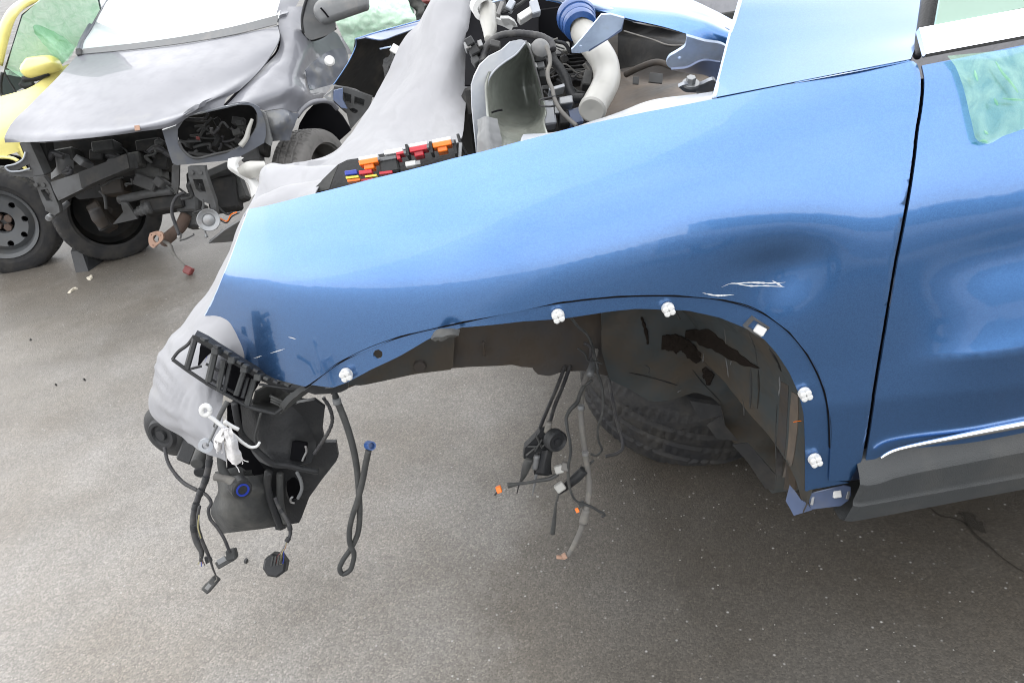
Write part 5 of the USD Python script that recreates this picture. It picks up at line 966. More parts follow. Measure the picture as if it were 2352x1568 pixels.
def streak(c, P, W, sd, name, lab, cat, m, h=0.0015):
    L = catmull(np.array(P, float), 60); T = np.gradient(L, axis=0); T /= np.linalg.norm(T, axis=1, keepdims=True); Nn = np.stack([-T[:, 1], T[:, 0]], 1)
    w = np.interp(np.linspace(0, 1, 60), np.linspace(0, 1, len(W)), W) * (0.6 + 0.8 * meshkit.fbm(np.stack([np.arange(60) * 0.12, np.zeros(60), np.full(60, sd)], 1), 3, sd))
    w2 = w * (0.5 + meshkit.noise(np.stack([np.arange(60) * 0.12, np.ones(60), np.full(60, sd)], 1), sd))
    W3 = [atz(c, *(p + n * q), h) for p, n, q in zip(L, Nn, w)] + [atz(c, *(p - n * q), h) for p, n, q in zip(L, Nn, w2)]
    F = np.array([[i, i + 1, i + 61, i + 60] for i in range(59)]); F = np.vstack([F[:, [0, 1, 2]], F[:, [0, 2, 3]]])
    V = np.array(W3); return solo(name, (V, face_viewer(V, F)), m, lab, cat, True, kind='structure')
streak('K', [(1540, 900), (1640, 975), (1760, 1000), (1850, 1040), (1950, 1150), (2060, 1240), (2140, 1310), (2260, 1400), (2400, 1480)], [3, 6, 5, 8, 9, 7, 6, 4, 2], 3, 'tar_crack', 'thin dark crack in the asphalt below the sill of the blue car', 'crack', 'damp_tar')
streak('K', [(1790, 955), (1850, 970), (1900, 1010), (1960, 1060), (2030, 1125)], [4, 26, 48, 42, 8], 5, 'tar_patch', 'dark oily patch beside the crack in the asphalt', 'stain', 'damp_tar', 0.003)
rs = np.random.default_rng(12); V, F, n = [], [], 0
ico = trimesh.creation.icosahedron()
for k in range(1500):
    x, y = rs.uniform(-2.6, 1.6), rs.uniform(0.8, 4.6) ** 1.0
    r = rs.uniform(0.0010, 0.0024) * (1.8 if rs.random() < 0.04 else 1)
    v = ico.vertices * r * rs.uniform(0.6, 1.3, 3) * rs.uniform(0.8, 1.2, (12, 1)); a = rs.uniform(0, 6.28); c, s_ = math.cos(a), math.sin(a)
    V.append(v @ np.array([[c, s_, 0], [-s_, c, 0], [0, 0, 1]]) * np.array([1, 1, 0.6]) + np.array([x, y, r * 0.25])); F.append(ico.faces + n); n += 12
solo('grit', (np.vstack(V), np.vstack(F)), 'grit', 'loose pale grit scattered over the asphalt', 'grit', 20, kind='stuff')
# ------------------------------------------------------------------ grey car behind
grey = thing('grey_car', 'grey hatchback facing the camera with bumper, grille and headlights removed', 'car', (-1.5, 4.6, 0))
BR = [[(178, 126, 4.50), (310, 114, 4.44), (430, 99, 4.42), (540, 80, 4.44), (600, 68, 4.48), (638, 59, 4.53)],
      [(130, 180, 4.27), (275, 172, 4.15), (400, 160, 4.12), (515, 140, 4.18), (585, 118, 4.26), (642, 85, 4.40)],
      [(70, 240, 4.08), (235, 236, 3.92), (365, 227, 3.88), (475, 204, 3.95), (545, 178, 4.05), (612, 142, 4.20)],
      [(18, 298, 3.95), (180, 295, 3.75), (330, 282, 3.70), (420, 258, 3.75), (490, 228, 3.85), (552, 206, 3.98)],
      [(10, 318, 3.93), (160, 314, 3.70), (325, 296, 3.66), (408, 278, 3.70), (440, 258, 3.77), (516, 236, 3.89)],
      [(12, 328, 3.94), (146, 322, 3.70), (318, 303, 3.665), (404, 287, 3.70), (438, 266, 3.77), (516, 243, 3.88)]]
gb = part(grey, 'bonnet', sheet('f', BR, 60, 50, 0.01), 'grey_paint', 40)
part(gb, 'bonnet_chip', pbox('A', 1208, 1128, 3.655, 46, 46, 0.004, 8), 'pale_rust', 30)
part(gb, 'bonnet_latch', pbox('A', 640, 1216, 3.70, 110, 30, 0.03, 4), 'engine_black', 30)
part(grey, 'wing_gap', ptube('f', [(638, 60), (643, 85), (639, 112), (600, 156), (552, 206), (517, 243)], [4.54, 4.5, 4.42, 4.22, 4.0, 3.88], 3.4, 60, 6), 'dark_gap', True)
part(grey, 'windscreen', sheet('f', [[(183, 120, 4.52), (310, 106, 4.47), (430, 90, 4.45), (540, 68, 4.48), (640, 42, 4.56)], [(205, 55, 4.72), (320, 45, 4.68), (430, 32, 4.66), (545, 15, 4.70), (650, -5, 4.78)], [(235, -40, 5.05), (330, -50, 5.0), (435, -60, 5.0), (550, -70, 5.02), (660, -80, 5.1)]], 30, 20, 0.006), 'pale_glass', 40)
part(grey, 'scuttle_strip', sheet('f', [[(192, 112, 4.515), (310, 99, 4.465), (430, 82, 4.445), (540, 60, 4.475), (640, 34, 4.555)], [(180, 125, 4.49), (310, 113, 4.43), (430, 98, 4.41), (540, 79, 4.43), (636, 56, 4.51)]], 40, 5, 0.004), 'grey_plastic', 40)
part(grey, 'left_windscreen_trim', ptube('A', [(690, 470), (720, 380), (790, 250), (850, 150), (930, 60), (1000, -60)], [4.5, 4.95], [22, 26, 24, 26, 28], 24, 8), 'dark_grey_paint', True)
part(grey, 'trim_foot', pbox('A', 688, 455, 4.48, 44, 60, 0.03, 10), 'dull_steel', 30)
part(grey, 'front_wing', sheet('C', [[(590, 60, 4.70), (690, 60, 4.72), (790, 60, 4.75), (900, 200, 4.85), (1010, 240, 4.92), (1100, 300, 4.98)],
    [(575, 235, 4.53), (700, 200, 4.58), (790, 220, 4.64), (900, 320, 4.76), (1020, 380, 4.86), (1180, 460, 4.95)],
    [(592, 320, 4.48), (700, 330, 4.46), (820, 380, 4.52), (900, 450, 4.64), (1010, 490, 4.76), (1190, 540, 4.88)],
    [(580, 430, 4.38), (650, 450, 4.35), (770, 490, 4.38), (850, 560, 4.48), (960, 610, 4.62), (1120, 680, 4.76)],
    [(430, 600, 4.20), (540, 610, 4.15), (680, 640, 4.18), (800, 690, 4.28), (880, 730, 4.42), (1040, 760, 4.60)],
    [(250, 790, 4.00), (400, 800, 3.96), (580, 810, 3.98), (740, 830, 4.08), (850, 850, 4.22), (960, 870, 4.40)],
    [(112, 925, 3.885), (310, 905, 3.86), (430, 970, 3.90), (600, 960, 3.96), (740, 990, 4.06), (850, 900, 4.20)]], 50, 50, 0.006, 0.005, 7, 2), 'grey_paint', 40, label='dented grey front wing with a scuffed patch')
part(grey, 'wing_underside', sheet('C', [[(415, 985, 3.90), (600, 965, 3.95), (760, 1005, 4.05)], [(440, 1100, 3.90), (590, 1080, 3.90), (740, 1060, 4.02)], [(480, 1250, 3.95), (600, 1240, 3.92), (690, 1240, 3.98)]], 24, 20, 0.005, 0.02, 9, 5), 'dark_grey_paint', 40)
part(grey, 'arch_lip', ptube('C', [(735, 1030), (790, 960), (860, 910), (970, 890), (1040, 905), (1090, 960)], [4.05, 4.12, 4.2], 22, 40, 8), 'grey_paint', True)
part(grey, 'wheel_housing', plate('C', [(980, 905), (1060, 940), (1140, 1030), (1215, 1150), (1080, 1270), (730, 1210), (760, 1090), (820, 990), (880, 930)], 4.42, 0.02), 'dark_gap', 30)
part(grey, 'wing_recess', sheet('C', [[(800, 620, 4.26), (900, 530, 4.40), (1050, 440, 4.56), (1160, 420, 4.7)], [(830, 700, 4.26), (950, 660, 4.38), (1080, 600, 4.52), (1180, 560, 4.66)], [(860, 790, 4.22), (960, 770, 4.34), (1060, 740, 4.46), (1120, 720, 4.6)]], 24, 16, 0.004, 0.02, 8, 3), 'dark_grey_paint', 40)
part(grey, 'white_cap', cyl(at('C', 1025, 540, 4.36), (0.25, -0.9, 0.3), 0.027, 0.03, 12, 0.3), 'white_plastic', 30)
part(grey, 'headlight_frame', plate('A', [(1430, 1150), (1548, 1108), (1625, 1030), (1800, 985), (1985, 940), (2150, 908), (2230, 915), (2290, 950), (2340, 1080), (2345, 1180), (2330, 1260), (2230, 1320), (2060, 1410), (1560, 1458), (1520, 1440), (1480, 1320)], 3.74, 0.03, [smoothpoly([(1568, 1140), (1640, 1045), (1800, 998), (1985, 955), (2140, 925), (2225, 940), (2268, 1010), (2270, 1090), (2220, 1200), (2110, 1300), (1900, 1360), (1680, 1388), (1605, 1320), (1570, 1230)], 80)], n=(-0.28, 0.95, 0.0)), 'dark_grey_paint', 30)
part(grey, 'headlight_frame_lip', ptube('A', [(1575, 1250), (1610, 1320), (1685, 1385), (1900, 1358), (2110, 1298), (2220, 1200), (2270, 1090), (2266, 1010)], [3.73, 3.75, 3.88, 3.93], 11, 60, 6), 'dull_steel', True)
part(grey, 'headlight_cavity', plate('A', [(1540, 1130), (1640, 1010), (2150, 880), (2300, 980), (2300, 1150), (2200, 1330), (1650, 1420)], 4.10, 0.02, n=(-0.28, 0.95, 0)), 'engine_black', 30)
part(grey, 'headlight_side_bracket', plate('A', [(2300, 980), (2340, 1000), (2400, 1240), (2390, 1290), (2340, 1260)], 3.88, 0.02), 'grey_plastic', 30)
rng = random.Random(7)
for k in range(16):
    x, y = rng.uniform(1620, 2200), rng.uniform(1000, 1340)
    part(grey, 'loom', ptube('A', [(x, y), (x + rng.uniform(-90, 90), y + rng.uniform(-60, 60)), (x + rng.uniform(-160, 160), y + rng.uniform(-90, 90)), (x + rng.uniform(-200, 200), y + rng.uniform(-80, 80))], rng.uniform(3.92, 4.02), rng.uniform(8, 16), 20, 6), rng.choice(['cable', 'dusty_plastic', 'dull_steel', 'cable']), True)
for k in range(9):
    x, y = rng.uniform(1650, 2200), rng.uniform(1020, 1320)
    part(grey, 'bay_fitting', pbox('A', x, y, rng.uniform(3.95, 4.05), rng.uniform(30, 110), rng.uniform(30, 90), 0.04, rng.uniform(-30, 30)), rng.choice(['engine_black', 'dull_steel', 'dusty_plastic', 'engine_black']), 30)
part(grey, 'pale_hose', ptube('A', [(2225, 1050), (2195, 1130), (2170, 1220), (2120, 1290)], [3.86, 3.82], [14, 22, 26], 16, 8), 'cream_plastic', True)
part(grey, 'red_fitting', pbox('A', 1738, 1215, 3.9, 24, 26, 0.02), 'dull_red', 30)
# structure behind the missing bumper
part(grey, 'radiator_support', plate('B', [(170, 320), (600, 275), (1220, 215), (1500, 180), (1540, 500), (1560, 760), (1250, 760), (700, 820), (420, 640), (280, 600)], 4.12, 0.03), 'engine_black', 30)
part(grey, 'front_post', plate('B', [(175, 322), (265, 320), (390, 600), (300, 610), (250, 480)], 3.86, 0.05, n=(0.3, 0.9, 0)), 'dull_steel', 30)
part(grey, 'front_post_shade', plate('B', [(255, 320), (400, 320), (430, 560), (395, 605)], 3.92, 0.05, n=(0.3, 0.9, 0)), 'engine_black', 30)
part(grey, 'lamp_carrier', plate('B', [(45, 540), (240, 430), (268, 500), (150, 560), (270, 570), (385, 605), (300, 628), (110, 610), (60, 590)], 3.86, 0.02), 'dull_steel', 30)
part(grey, 'lamp_carrier_edge', ptube('B', [(225, 400), (205, 460), (140, 505), (50, 540), (70, 560), (160, 570), (265, 545)], 3.85, 8, 30, 6), 'pale_grey_metal', True)
part(grey, 'crash_beam', plate('B', [(445, 665), (680, 590), (900, 510), (1115, 420), (1150, 545), (900, 640), (690, 745), (515, 830), (470, 740)], 3.78, 0.08, n=(0.05, 0.95, -0.25)), 'dull_steel', 30, label='dusty crash beam across the nose')
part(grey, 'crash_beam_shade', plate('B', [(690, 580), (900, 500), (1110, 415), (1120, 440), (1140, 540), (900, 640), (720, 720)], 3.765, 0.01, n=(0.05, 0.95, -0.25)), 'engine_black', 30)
def ladder(P, H, Yq, nm):
    part(grey, nm, plate('B', P, Yq, 0.03, [H], n=(0.1, 0.95, -0.1)), 'dull_steel', 30)
ladder([(290, 625), (385, 615), (440, 690), (470, 760), (520, 880), (525, 930), (480, 960), (410, 920), (370, 840), (320, 700)], [(355, 735), (420, 725), (460, 800), (465, 840), (410, 830)], 3.80, 'crash_mount')
ladder([(1655, 530), (1800, 525), (1815, 600), (1870, 760), (1895, 830), (1915, 960), (1870, 940), (1850, 860), (1770, 830), (1720, 790), (1660, 620)], [(1700, 640), (1785, 640), (1820, 760), (1760, 755), (1730, 730)], 3.74, 'crash_mount')
for (x, y, Yq) in [(320, 690, 3.79), (385, 690, 3.79), (1692, 582, 3.73), (1768, 582, 3.73), (1868, 820, 3.73), (420, 905, 3.79)]: part(grey, 'mount_bolt', cyl(at('B', x, y, Yq), (0.1, 0.95, -0.1), 0.010, 0.012, 14), 'dull_steel', 30)
part(grey, 'tow_tube', ptube('B', [(425, 985), (500, 930), (600, 850)], [3.78, 3.95], [28, 28, 24], 10, 12, hollow=True), 'steel', True)
part(grey, 'pale_reservoir', sheet('B', [[(400, 400, 4.0), (450, 370, 3.98), (520, 400, 4.0)], [(440, 500, 4.0), (540, 470, 3.96), (640, 440, 4.0)], [(450, 640, 4.0), (560, 580, 3.97), (650, 540, 4.0)]], 12, 12, 0.02), 'grey_plastic', 40)
for (x, y, Yq, w, h, a, m) in [(560, 420, 4.0, 180, 120, 10, 'dusty_plastic'), (840, 420, 3.98, 120, 90, 0, 'engine_black'), (690, 470, 3.95, 90, 60, -40, 'grey_plastic'), (1060, 500, 3.96, 240, 150, 14, 'dull_steel'), (1180, 460, 3.92, 120, 130, 10, 'dusty_plastic'), (1300, 560, 3.95, 240, 160, 5, 'dusty_plastic'), (1420, 430, 3.95, 160, 220, -12, 'engine_black'), (900, 340, 3.96, 200, 90, 8, 'dusty_plastic'), (1300, 330, 3.95, 220, 100, 8, 'engine_black'),
        (1270, 660, 3.9, 200, 110, -20, 'dull_steel'), (1390, 660, 3.88, 90, 80, -35, 'dull_steel'), (980, 700, 4.0, 200, 120, 8, 'brown_metal'), (1700, 950, 3.95, 170, 220, 4, 'dusty_plastic'), (1420, 850, 3.92, 380, 130, 10, 'engine_black'), (1640, 840, 3.94, 200, 160, 0, 'dull_steel'), (1950, 760, 3.95, 260, 300, 8, 'engine_black'), (2050, 700, 4.0, 160, 260, 20, 'dusty_plastic'), (1760, 660, 3.98, 240, 200, 5, 'engine_black'), (1900, 560, 3.95, 240, 60, 24, 'dull_steel'), (2200, 420, 3.95, 160, 120, 8, 'dull_steel'), (2280, 330, 3.98, 120, 160, -5, 'engine_black'), (860, 960, 4.2, 120, 260, 30, 'brown_metal')]:
    part(grey, 'chassis_piece', pbox('B', x, y, Yq, w, h, 0.10, a), m, 30)
rng = random.Random(21)
for k in range(16):
    x, y = rng.uniform(420, 1450), rng.uniform(330, 640)
    P = [(x, y)]
    for q in range(4): P.append((P[-1][0] + rng.uniform(-110, 110), P[-1][1] + rng.uniform(-70, 70)))
    part(grey, 'chassis_hose', ptube('B', P, rng.uniform(3.90, 4.02), rng.choice([8, 12, 20, 26]), 30, 8), rng.choice(['cable', 'engine_black', 'dull_steel', 'dusty_plastic', 'cable']), True)
for k in range(7):
    x, y = rng.uniform(1420, 2000), rng.uniform(560, 1000)
    P = [(x, y)]
    for q in range(3): P.append((P[-1][0] + rng.uniform(-110, 110), P[-1][1] + rng.uniform(-60, 110)))
    part(grey, 'chassis_hose', ptube('B', P, rng.uniform(3.82, 3.9), rng.choice([7, 10, 16]), 30, 8), rng.choice(['cable', 'dull_steel', 'dusty_plastic', 'cable']), True)
part(grey, 'strut', plate('B', [(1515, 520), (1580, 515), (1575, 700), (1558, 780), (1512, 700)], 3.80, 0.02), 'dull_steel', 30)
part(grey, 'axle_tube', ptube('B', [(1050, 825), (1200, 790), (1350, 760), (1520, 740)], [3.95, 3.92], 38, 20, 12), 'dull_steel', True)
part(grey, 'control_arm', plate('B', [(1060, 840), (1120, 850), (1212, 990), (990, 1040), (1085, 930)], 3.9, 0.02), 'dull_steel', 30)
part(grey, 'drive_boot', ptube('B', [(1190, 940), (1260, 910), (1335, 880)], 3.92, [30, 50, 56], 16, 12, rib=0.1, ribs=4), 'dull_steel', True)
part(grey, 'shock_absorber', ptube('B', [(830, 900), (870, 980), (930, 1060)], 4.15, [50, 60, 40], 14, 12), 'brown_metal', True)
part(grey, 'brake_hose', ptube('B', [(880, 740), (920, 790), (930, 840), (935, 900)], 4.0, 14, 16, 8), 'dull_steel', True)
part(grey, 'hanging_hose', ptube('B', [(1630, 755), (1560, 790), (1525, 850), (1515, 930), (1540, 1020), (1565, 1090), (1580, 1130)], [3.80, 3.74], 15, 40, 8), 'cable', True)
part(grey, 'hose_end', pbox('B', 1575, 1135, 3.74, 30, 50, 0.02, -10), 'steel', 30)
part(grey, 'thin_pipe', ptube('B', [(1585, 1180), (1640, 1165), (1690, 1140), (1710, 1128), (1705, 1118)], 3.8, 7, 12, 6), 'dull_steel', True)
hc = at('B', 1840, 1000, 3.68)
hn2 = part(grey, 'horn', lathe(hc, unit((0.25, -0.92, 0.28)), [(0, 0.008), (0.019, 0.007), (0.028, 0.001), (0.031, 0.006), (0.039, 0.008), (0.050, 0.014), (0.053, 0.011), (0.044, -0.006), (0.02, -0.02), (0, -0.02)], 36), 'steel', 35)
part(hn2, 'horn_bracket', ptube('B', [(1790, 820), (1795, 880), (1790, 930)], 3.70, 10, 8, 6), 'dull_steel', True)
part(hn2, 'horn_tab', pbox('B', 1775, 1050, 3.69, 36, 60, 0.02, -20), 'cream_plastic', 30)
part(grey, 'coloured_wires', ptube('B', [(1930, 980), (2000, 1010), (2040, 950), (2090, 930)], 3.74, 6, 16, 5), 'orange_plastic', True)
part(grey, 'coloured_wires', ptube('B', [(1930, 990), (1990, 1025), (2050, 965), (2110, 935)], 3.745, 6, 16, 5), 'cable', True)
part(grey, 'hanging_bolt', ptube('B', [(1805, 1080), (1815, 1130), (1820, 1150)], 3.72, [8, 8, 18], 8, 6), 'steel', True)
part(grey, 'undertray', plate('B', [(1840, 1205), (1980, 1090), (2110, 1010), (2200, 1000), (2150, 1180), (1990, 1195)], 3.75, 0.01, n=(0, 0.5, 0.85)), 'grey_plastic', 30)
part(grey, 'exhaust_pipe', ptube('B', [(1640, 960), (1590, 1060), (1500, 1140), (1440, 1190)], [3.95, 3.80], 52, 16, 14), 'rust', True)
part(grey, 'exhaust_flange', plate('B', smoothpoly([(1320, 1115), (1370, 1100), (1430, 1115), (1438, 1160), (1390, 1215), (1350, 1245), (1325, 1230), (1308, 1165)], 50), 3.76, 0.012, [smoothpoly([(1375, 1130), (1400, 1150), (1398, 1185), (1370, 1198), (1350, 1175), (1352, 1142)], 24), smoothpoly([(1328, 1128), (1338, 1125), (1336, 1136)], 6), smoothpoly([(1412, 1128), (1424, 1132), (1416, 1142)], 6), smoothpoly([(1342, 1218), (1356, 1220), (1350, 1230)], 6)], n=(0.15, 0.95, -0.2)), 'pale_rust', 30, label='rusty triangular exhaust flange')
part(grey, 'sensor_lead', ptube('B', [(1440, 1185), (1490, 1215), (1520, 1280), (1570, 1345), (1630, 1400)], [3.78, 3.72], [12, 22, 9, 8], 30, 8), 'dusty_cable', True)
part(grey, 'sensor_plug', pbox('B', 1648, 1440, 3.80, 72, 70, 0.04, -25), 'dull_red', 30)
part(grey, 'white_bracket', sheet('B', [[(2010, 460, 3.62), (2080, 445, 3.6), (2150, 450, 3.62)], [(2008, 540, 3.62), (2060, 530, 3.58), (2100, 500, 3.6)], [(2080, 600, 3.6), (2110, 580, 3.57), (2130, 560, 3.6)], [(2170, 660, 3.58), (2200, 640, 3.55), (2240, 620, 3.56)], [(2220, 800, 3.5), (2260, 760, 3.48), (2320, 720, 3.5)]], 14, 24, 0.01), 'white_plastic', 40)
part(grey, 'white_bottle', sheet('B', [[(2085, 545, 3.56), (2200, 480, 3.52), (2330, 480, 3.54)], [(2110, 590, 3.56), (2230, 540, 3.48), (2340, 520, 3.5)], [(2200, 640, 3.55), (2270, 620, 3.48), (2340, 600, 3.5)]], 14, 14, 0.05, 0.004, 20), 'cream_plastic', 50)
# mirror, pillar, side film
part(grey, 'windscreen_pillar', sheet('C', [[(530, 190, 4.55), (600, 130, 4.6), (640, 120, 4.62)], [(580, 40, 4.68), (640, 60, 4.7), (700, 90, 4.72)], [(600, -90, 4.85), (700, -90, 4.88), (800, -80, 4.92)]], 12, 16, 0.02), 'grey_paint', 40)
part(grey, 'mirror_base', plate('C', smoothpoly([(830, -40), (800, 60), (782, 180), (800, 300), (850, 352), (920, 340), (1080, 240), (1070, 180), (960, 120), (930, -40)], 50), 4.58, 0.03, n=(-0.3, 0.95, 0)), 'grey_plastic', 30)
part(grey, 'mirror_seal', ptube('C', [(835, -40), (802, 60), (784, 180), (800, 300), (852, 352), (920, 342), (1080, 248)], [4.57, 4.57, 4.72], 14, 40, 8), 'black_plastic', True)
def mirror():
    o = at('C', 1160, 60, 4.52); ex = unit(RT * 0.94 + UP * 0.20); ey = unit(np.cross(np.cross(ex, UP), ex)); ez = np.cross(ex, ey); s = mpp('C', o)
    m = manifold3d.Manifold.hull(manifold3d.Manifold.compose([manifold3d.Manifold.sphere(0.5, 24).scale([a, b, c]).translate([x, y, z]) for x, y, z, a, b, c in [(-190 * s, 0, 0, 180 * s, 200 * s, 0.10), (160 * s, 20 * s, 0, 120 * s, 150 * s, 0.10), (-190 * s, -70 * s, 0.0, 120 * s, 90 * s, 0.08), (170 * s, -30 * s, 0, 90 * s, 80 * s, 0.08), (100 * s, 70 * s, 0, 200 * s, 120 * s, 0.1)]]))
    return frame_mesh(m, o, ex, ey, ez)
mm = part(grey, 'door_mirror', mirror(), 'grey_plastic', 50)
part(mm, 'mirror_split', ptube('C', [(945, 70), (985, 115), (1015, 155)], 4.46, 8, 8, 6), 'dark_gap', True)
part(grey, 'door_panel', sheet('C', [[(1000, 350, 4.9), (1200, 300, 5.3), (1600, 250, 6.4)], [(1100, 480, 4.92), (1200, 480, 5.2), (1500, 480, 6.0)]], 12, 8, 0.01), 'grey_paint', 40)
gff = thing('window_film', 'crumpled pale green film hanging over the grey car window beside its door mirror', 'plastic film', tuple(at('N', 900, 200, 4.9)))
part(gff, 'sheet', sheet('N', [[(560, -60, 4.95), (800, -60, 5.0), (1000, -60, 5.05), (1260, -60, 5.1)], [(240, 340, 4.72), (560, 200, 4.8), (900, 160, 4.9), (1340, 120, 5.0)], [(320, 520, 4.72), (560, 420, 4.76), (880, 380, 4.85), (1410, 260, 4.95)], [(470, 790, 4.75), (600, 640, 4.78), (860, 500, 4.85), (1400, 330, 4.95)]], 60, 50, 0.0, 0.03, 11, 4), 'pale_film', True)
part(grey, 'side_window', plate('N', [(250, -60), (1350, -60), (1400, 340), (480, 560)], 5.15, 0.01), 'green_glass', 30)
bag = sheet('N', [[(1300, -60, 5.1), (1500, -60, 5.0), (1780, -60, 5.0)], [(1370, 80, 5.1), (1550, 60, 4.95), (1760, 60, 5.0)], [(1420, 300, 5.1), (1560, 260, 5.0), (1740, 170, 5.05)]], 40, 30, 0.004, 0.07, 9, 6)
solo('plastic_bag', bag, 'dusty_plastic', 'crumpled dark grey plastic sheet beyond the green film and the grey cover', 'plastic sheet', 40)
solo('red_rag', sheet('N', [[(1460, -40, 4.9), (1640, -40, 4.9)], [(1500, 20, 4.88), (1620, 15, 4.88)], [(1560, 45, 4.9), (1600, 35, 4.9)]], 12, 10, 0.004, 0.01, 20), 'dull_red', 'small dull red rag lying on the dark grey plastic sheet', 'rag', 40)
# wheels of the grey car
gw = at('B', 945, 905, 4.33); gax = unit((0.50, -0.84, 0.10))
gwp = part(grey, 'wheel', tyre(gw, gax, 0.275, 0.19, 0.185, 56, 3), 'rubber', 30)
part(gwp, 'rim', lathe(gw, gax, [(0.185, -0.02), (0.175, -0.04), (0.16, -0.07), (0.0, -0.07)], 30), 'engine_black', 30)
part(gwp, 'hub', lathe(gw, gax, [(0.09, -0.06), (0.08, 0.0), (0.05, 0.03), (0.02, 0.06), (0, 0.06)], 20), 'brown_metal', 30)
rw = at('C', 890, 1600, 4.20); rw[2] = 0.272
part(grey, 'wheel', tyre(rw, unit((0.93, -0.36, 0.02)), 0.272, 0.20, 0.19, 56, 3), 'pale_tyre', 30)
# wedge in front of the tyre
wz = [atz('B', 735, 1400, 0.0) + np.array([0, -0.10, 0]), atz('B', 845, 1390, 0.0) + np.array([0, -0.10, 0])]
def wedge():
    a, b = wz; d = np.array([0.03, 0.16, 0]); h = np.array([0, 0, 0.125])
    a2 = a + np.array([-0.05, 0.02, 0]); P = [a, b, b + d, a2 + d, a + h * 0.75 + d * 0.5 + np.array([-0.04, 0, 0]), b + h * 0.75 + d * 0.5 + np.array([-0.05, 0, 0]), a2 + h + d * 0.9, b + h + d * 0.9 + np.array([-0.05, 0, 0])]
    return trimesh.convex.convex_hull(np.array(P))
solo('wheel_wedge', wedge(), 'black_plastic', 'dark wheel wedge pushed under the front tyre of the grey car', 'wheel chock', 20)
# ------------------------------------------------------------------ yellow car at the left edge
yel = thing('yellow_car', 'yellow car cut off by the left edge of the picture', 'car', (-3.0, 5.6, 0))
part(yel, 'body_side', sheet('f', [[(-260, 320, 4.65), (-120, 270, 4.62), (0, 222, 4.62), (60, 205, 4.64), (150, 150, 4.8), (230, 130, 4.9)], [(-260, 400, 4.50), (-120, 350, 4.47), (0, 300, 4.47), (70, 270, 4.52), (150, 240, 4.7), (230, 220, 4.8)], [(-260, 480, 4.48), (-120, 420, 4.45), (0, 362, 4.45), (60, 345, 4.5), (120, 350, 4.7), (230, 330, 4.8)]], 40, 24, 0.01), 'yellow_paint', 40)
part(yel, 'arch_edge', ptube('f', [(-60, 375), (0, 361), (35, 366), (62, 392), (75, 420)], 4.45, 4, 20, 6), 'yellow_paint', True)
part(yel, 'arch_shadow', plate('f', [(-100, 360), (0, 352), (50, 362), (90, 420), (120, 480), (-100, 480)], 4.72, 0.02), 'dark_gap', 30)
part(yel, 'nose', sheet('f', [[(30, 340, 4.5), (70, 330, 4.45), (110, 330, 4.6)], [(60, 375, 4.5), (85, 380, 4.45), (110, 385, 4.6)]], 10, 8, 0.006), 'yellow_paint', 40)
part(yel, 'side_window', plate('A', [(40, 600), (100, 420), (190, 130), (330, 20), (430, -60), (860, -60), (890, 80), (760, 300), (560, 560), (420, 660), (60, 850), (20, 840), (5, 780)], 4.86, 0.01, n=(0.1, 0.9, 0.35)), 'dark_glass', 30)
part(yel, 'window_rubber', ptube('A', [(20, 640), (5, 760), (20, 840), (70, 850), (160, 825), (300, 770), (440, 640)], [4.80, 4.78, 4.84], 14, 40, 8), 'black_plastic', True)
part(yel, 'quarter_divider', ptube('A', [(40, 640), (90, 730), (150, 825)], 4.80, 8, 10, 6), 'black_plastic', True)
part(yel, 'front_pillar', ptube('A', [(-40, 560), (20, 340), (90, 150), (200, 40), (420, -50)], [4.80, 4.86, 5.1], [60, 50, 40, 30], 24, 10), 'yellow_paint', True)
part(yel, 'roof_edge', ptube('A', [(430, -20), (720, -60)], [5.05, 5.1], 40, 8, 8), 'yellow_paint', True)
part(yel, 'rear_pillar', ptube('A', [(700, -60), (780, 30), (850, 100)], [5.1, 5.1], 30, 10, 8), 'dull_steel', True)
def ymirror():
    o = at('A', 365, 590, 4.70); s = mpp('A', o)
    m = manifold3d.Manifold.hull(manifold3d.Manifold.compose([manifold3d.Manifold.sphere(0.5, 20).scale([a, b, 0.12]).translate([x, y, 0]) for x, y, a, b in [(-100 * s, -20 * s, 150 * s, 140 * s), (80 * s, 30 * s, 170 * s, 110 * s), (-60 * s, 30 * s, 150 * s, 110 * s), (110 * s, 0, 120 * s, 90 * s)]]))
    return frame_mesh(m, o, unit(RT + 0.12 * UP), unit(UP - 0.12 * RT), -FWD)
ym = part(yel, 'door_mirror', ymirror(), 'yellow_paint', 50)
part(ym, 'mirror_shell', ptube('A', [(200, 700), (300, 690), (430, 650)], [4.68, 4.70], [26, 30, 20], 12, 8), 'black_plastic', True)
part(ym, 'mirror_foot', ptube('A', [(180, 730), (230, 760), (300, 740)], 4.78, [30, 34, 20], 10, 8), 'black_plastic', True)
yf = thing('film_strip', 'bunched green film strip across the yellow car window above its mirror', 'plastic film', tuple(at('A', 400, 350, 4.74)))
part(yf, 'sheet', sheet('A', [[(190, 120, 4.80), (280, 130, 4.78), (400, 210, 4.78)], [(230, 220, 4.76), (360, 250, 4.70), (520, 290, 4.74)], [(330, 330, 4.72), (470, 370, 4.64), (620, 380, 4.70)], [(450, 480, 4.68), (560, 480, 4.60), (660, 420, 4.66)], [(540, 560, 4.66), (600, 530, 4.60), (650, 470, 4.64)]], 30, 40, 0.0, 0.02, 16, 3), 'green_film', True)
part(yf, 'lower_band', sheet('A', [[(50, 620, 4.76), (120, 625, 4.74), (200, 640, 4.74)], [(60, 660, 4.74), (130, 672, 4.70), (200, 680, 4.72)]], 16, 8, 0.0, 0.01, 20, 5), 'green_film', True)
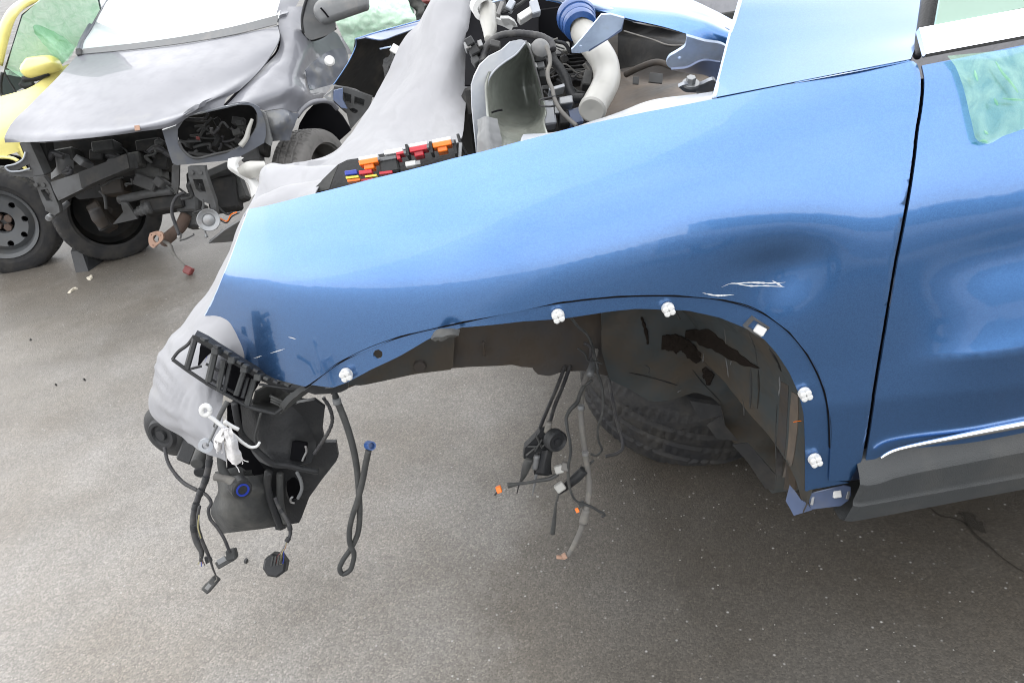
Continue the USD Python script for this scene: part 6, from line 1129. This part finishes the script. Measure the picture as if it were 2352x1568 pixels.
part(yf, 'pane_cover', plate('A', [(60, 600), (110, 420), (200, 140), (330, 20), (440, -50), (850, -50), (880, 90), (760, 300), (560, 560), (420, 650), (210, 700)], 4.82, 0.002, n=(0.1, 0.9, 0.35)), 'pale_film', 30)
yc = at('B', 50, 1000, 4.38); yax = unit((0.16, -0.98, 0.03))
yw_ = part(yel, 'wheel', tyre(yc, yax, 0.292, 0.20, 0.19, 56, 3), 'rubber', 30, label='wheel with a bare steel rim')
def rim():
    m = manifold3d.Manifold.revolve(manifold3d.CrossSection([[(0, 0.0), (0.05, 0.0), (0.06, 0.03), (0.13, 0.045), (0.155, 0.02), (0.17, 0.06), (0.19, 0.075), (0.19, 0.06), (0.175, 0.045), (0.158, 0.005), (0.13, 0.03), (0.06, 0.015), (0.0, -0.015)][::-1]]), 48)
    for k in range(8):
        a = k * math.pi / 4; m = m - manifold3d.Manifold.cylinder(0.2, 0.017, 0.017, 14, True).translate([0.118 * math.cos(a), 0.118 * math.sin(a), 0.03])
    e1 = unit(np.cross([0, 0, 1.0], yax)); return frame_mesh(m, yc + yax * 0.02, e1, np.cross(yax, e1), yax)
rm = part(yw_, 'steel_rim', rim(), 'rim_grey', 30)
part(rm, 'rim_back', cyl(yc, yax, 0.18, 0.01, 30), 'dark_gap', 30)
for k in range(4): part(rm, 'rusty_hub', cyl(yc + yax * 0.035 + 0.035 * (math.cos(k * 1.57 + 0.4) * unit(np.cross([0, 0, 1.0], yax)) + math.sin(k * 1.57 + 0.4) * np.array([0, 0, 1.0])), yax, 0.022, 0.03, 6), 'rust', 30)
# ------------------------------------------------------------------ silver car behind the blue one, and an unseen estate car added for the blue paint to mirror
sv = thing('silver_car', 'silver car standing behind the blue car, with a dark rubbing strip', 'car', (1.0, 4.9, 0))
def extr(profile, x0, x1):
    pg = Polygon(profile); me = trimesh.creation.extrude_polygon(pg, x1 - x0, engine='earcut'); v, f = vf(me)
    return np.stack([x0 + v[:, 2], v[:, 0], v[:, 1]], 1), f
part(sv, 'body', extr([(4.05, 0.25), (4.02, 0.5), (4.0, 0.75), (4.03, 1.0), (4.12, 1.1), (4.2, 1.12), (5.6, 1.12), (5.7, 0.6), (5.65, 0.25)], 0.05, 3.6), 'silver_paint', 30)
part(sv, 'cabin', extr([(4.2, 1.118), (4.42, 1.55), (5.4, 1.55), (5.6, 1.118)], 0.9, 3.2), 'dark_glass', 30)
part(sv, 'roof', extr([(4.40, 1.548), (4.46, 1.60), (5.36, 1.60), (5.42, 1.548)], 0.85, 3.25), 'silver_paint', 30)
zr = at('O', 2050, 280, 3.99)[2]
part(sv, 'rubbing_strip', box3((1.9, 3.995, zr), 3.0, 0.03, 0.055), 'dusty_plastic', 30)
for x in (0.7, 3.0): part(sv, 'wheel', tyre(np.array([x, 4.12, 0.305]), (0, -1, 0), 0.305, 0.2, 0.19, 56, 3), 'rubber', 30)
dk = thing('unseen_estate', 'unseen silver estate car added behind the viewer to reflect in the blue paint', 'car', (3.2, -4.8, 0))
part(dk, 'body', extr([(-4.05, 0.3), (-3.98, 0.5), (-3.96, 0.75), (-4.02, 0.95), (-5.7, 0.95), (-5.78, 0.6), (-5.7, 0.3)], 1.1, 5.6), 'silver_paint', 30)
part(dk, 'cabin', extr([(-4.06, 0.948), (-4.30, 1.42), (-5.4, 1.42), (-5.65, 0.948)], 1.9, 5.2), 'dark_glass', 30)
part(dk, 'roof', extr([(-4.28, 1.418), (-4.34, 1.48), (-5.35, 1.48), (-5.42, 1.418)], 1.85, 5.25), 'silver_paint', 30)
for x in (1.9, 4.7): part(dk, 'wheel', tyre(np.array([x, -4.10, 0.31]), (0, 1, 0), 0.31, 0.2, 0.19, 56, 3), 'rubber', 30)
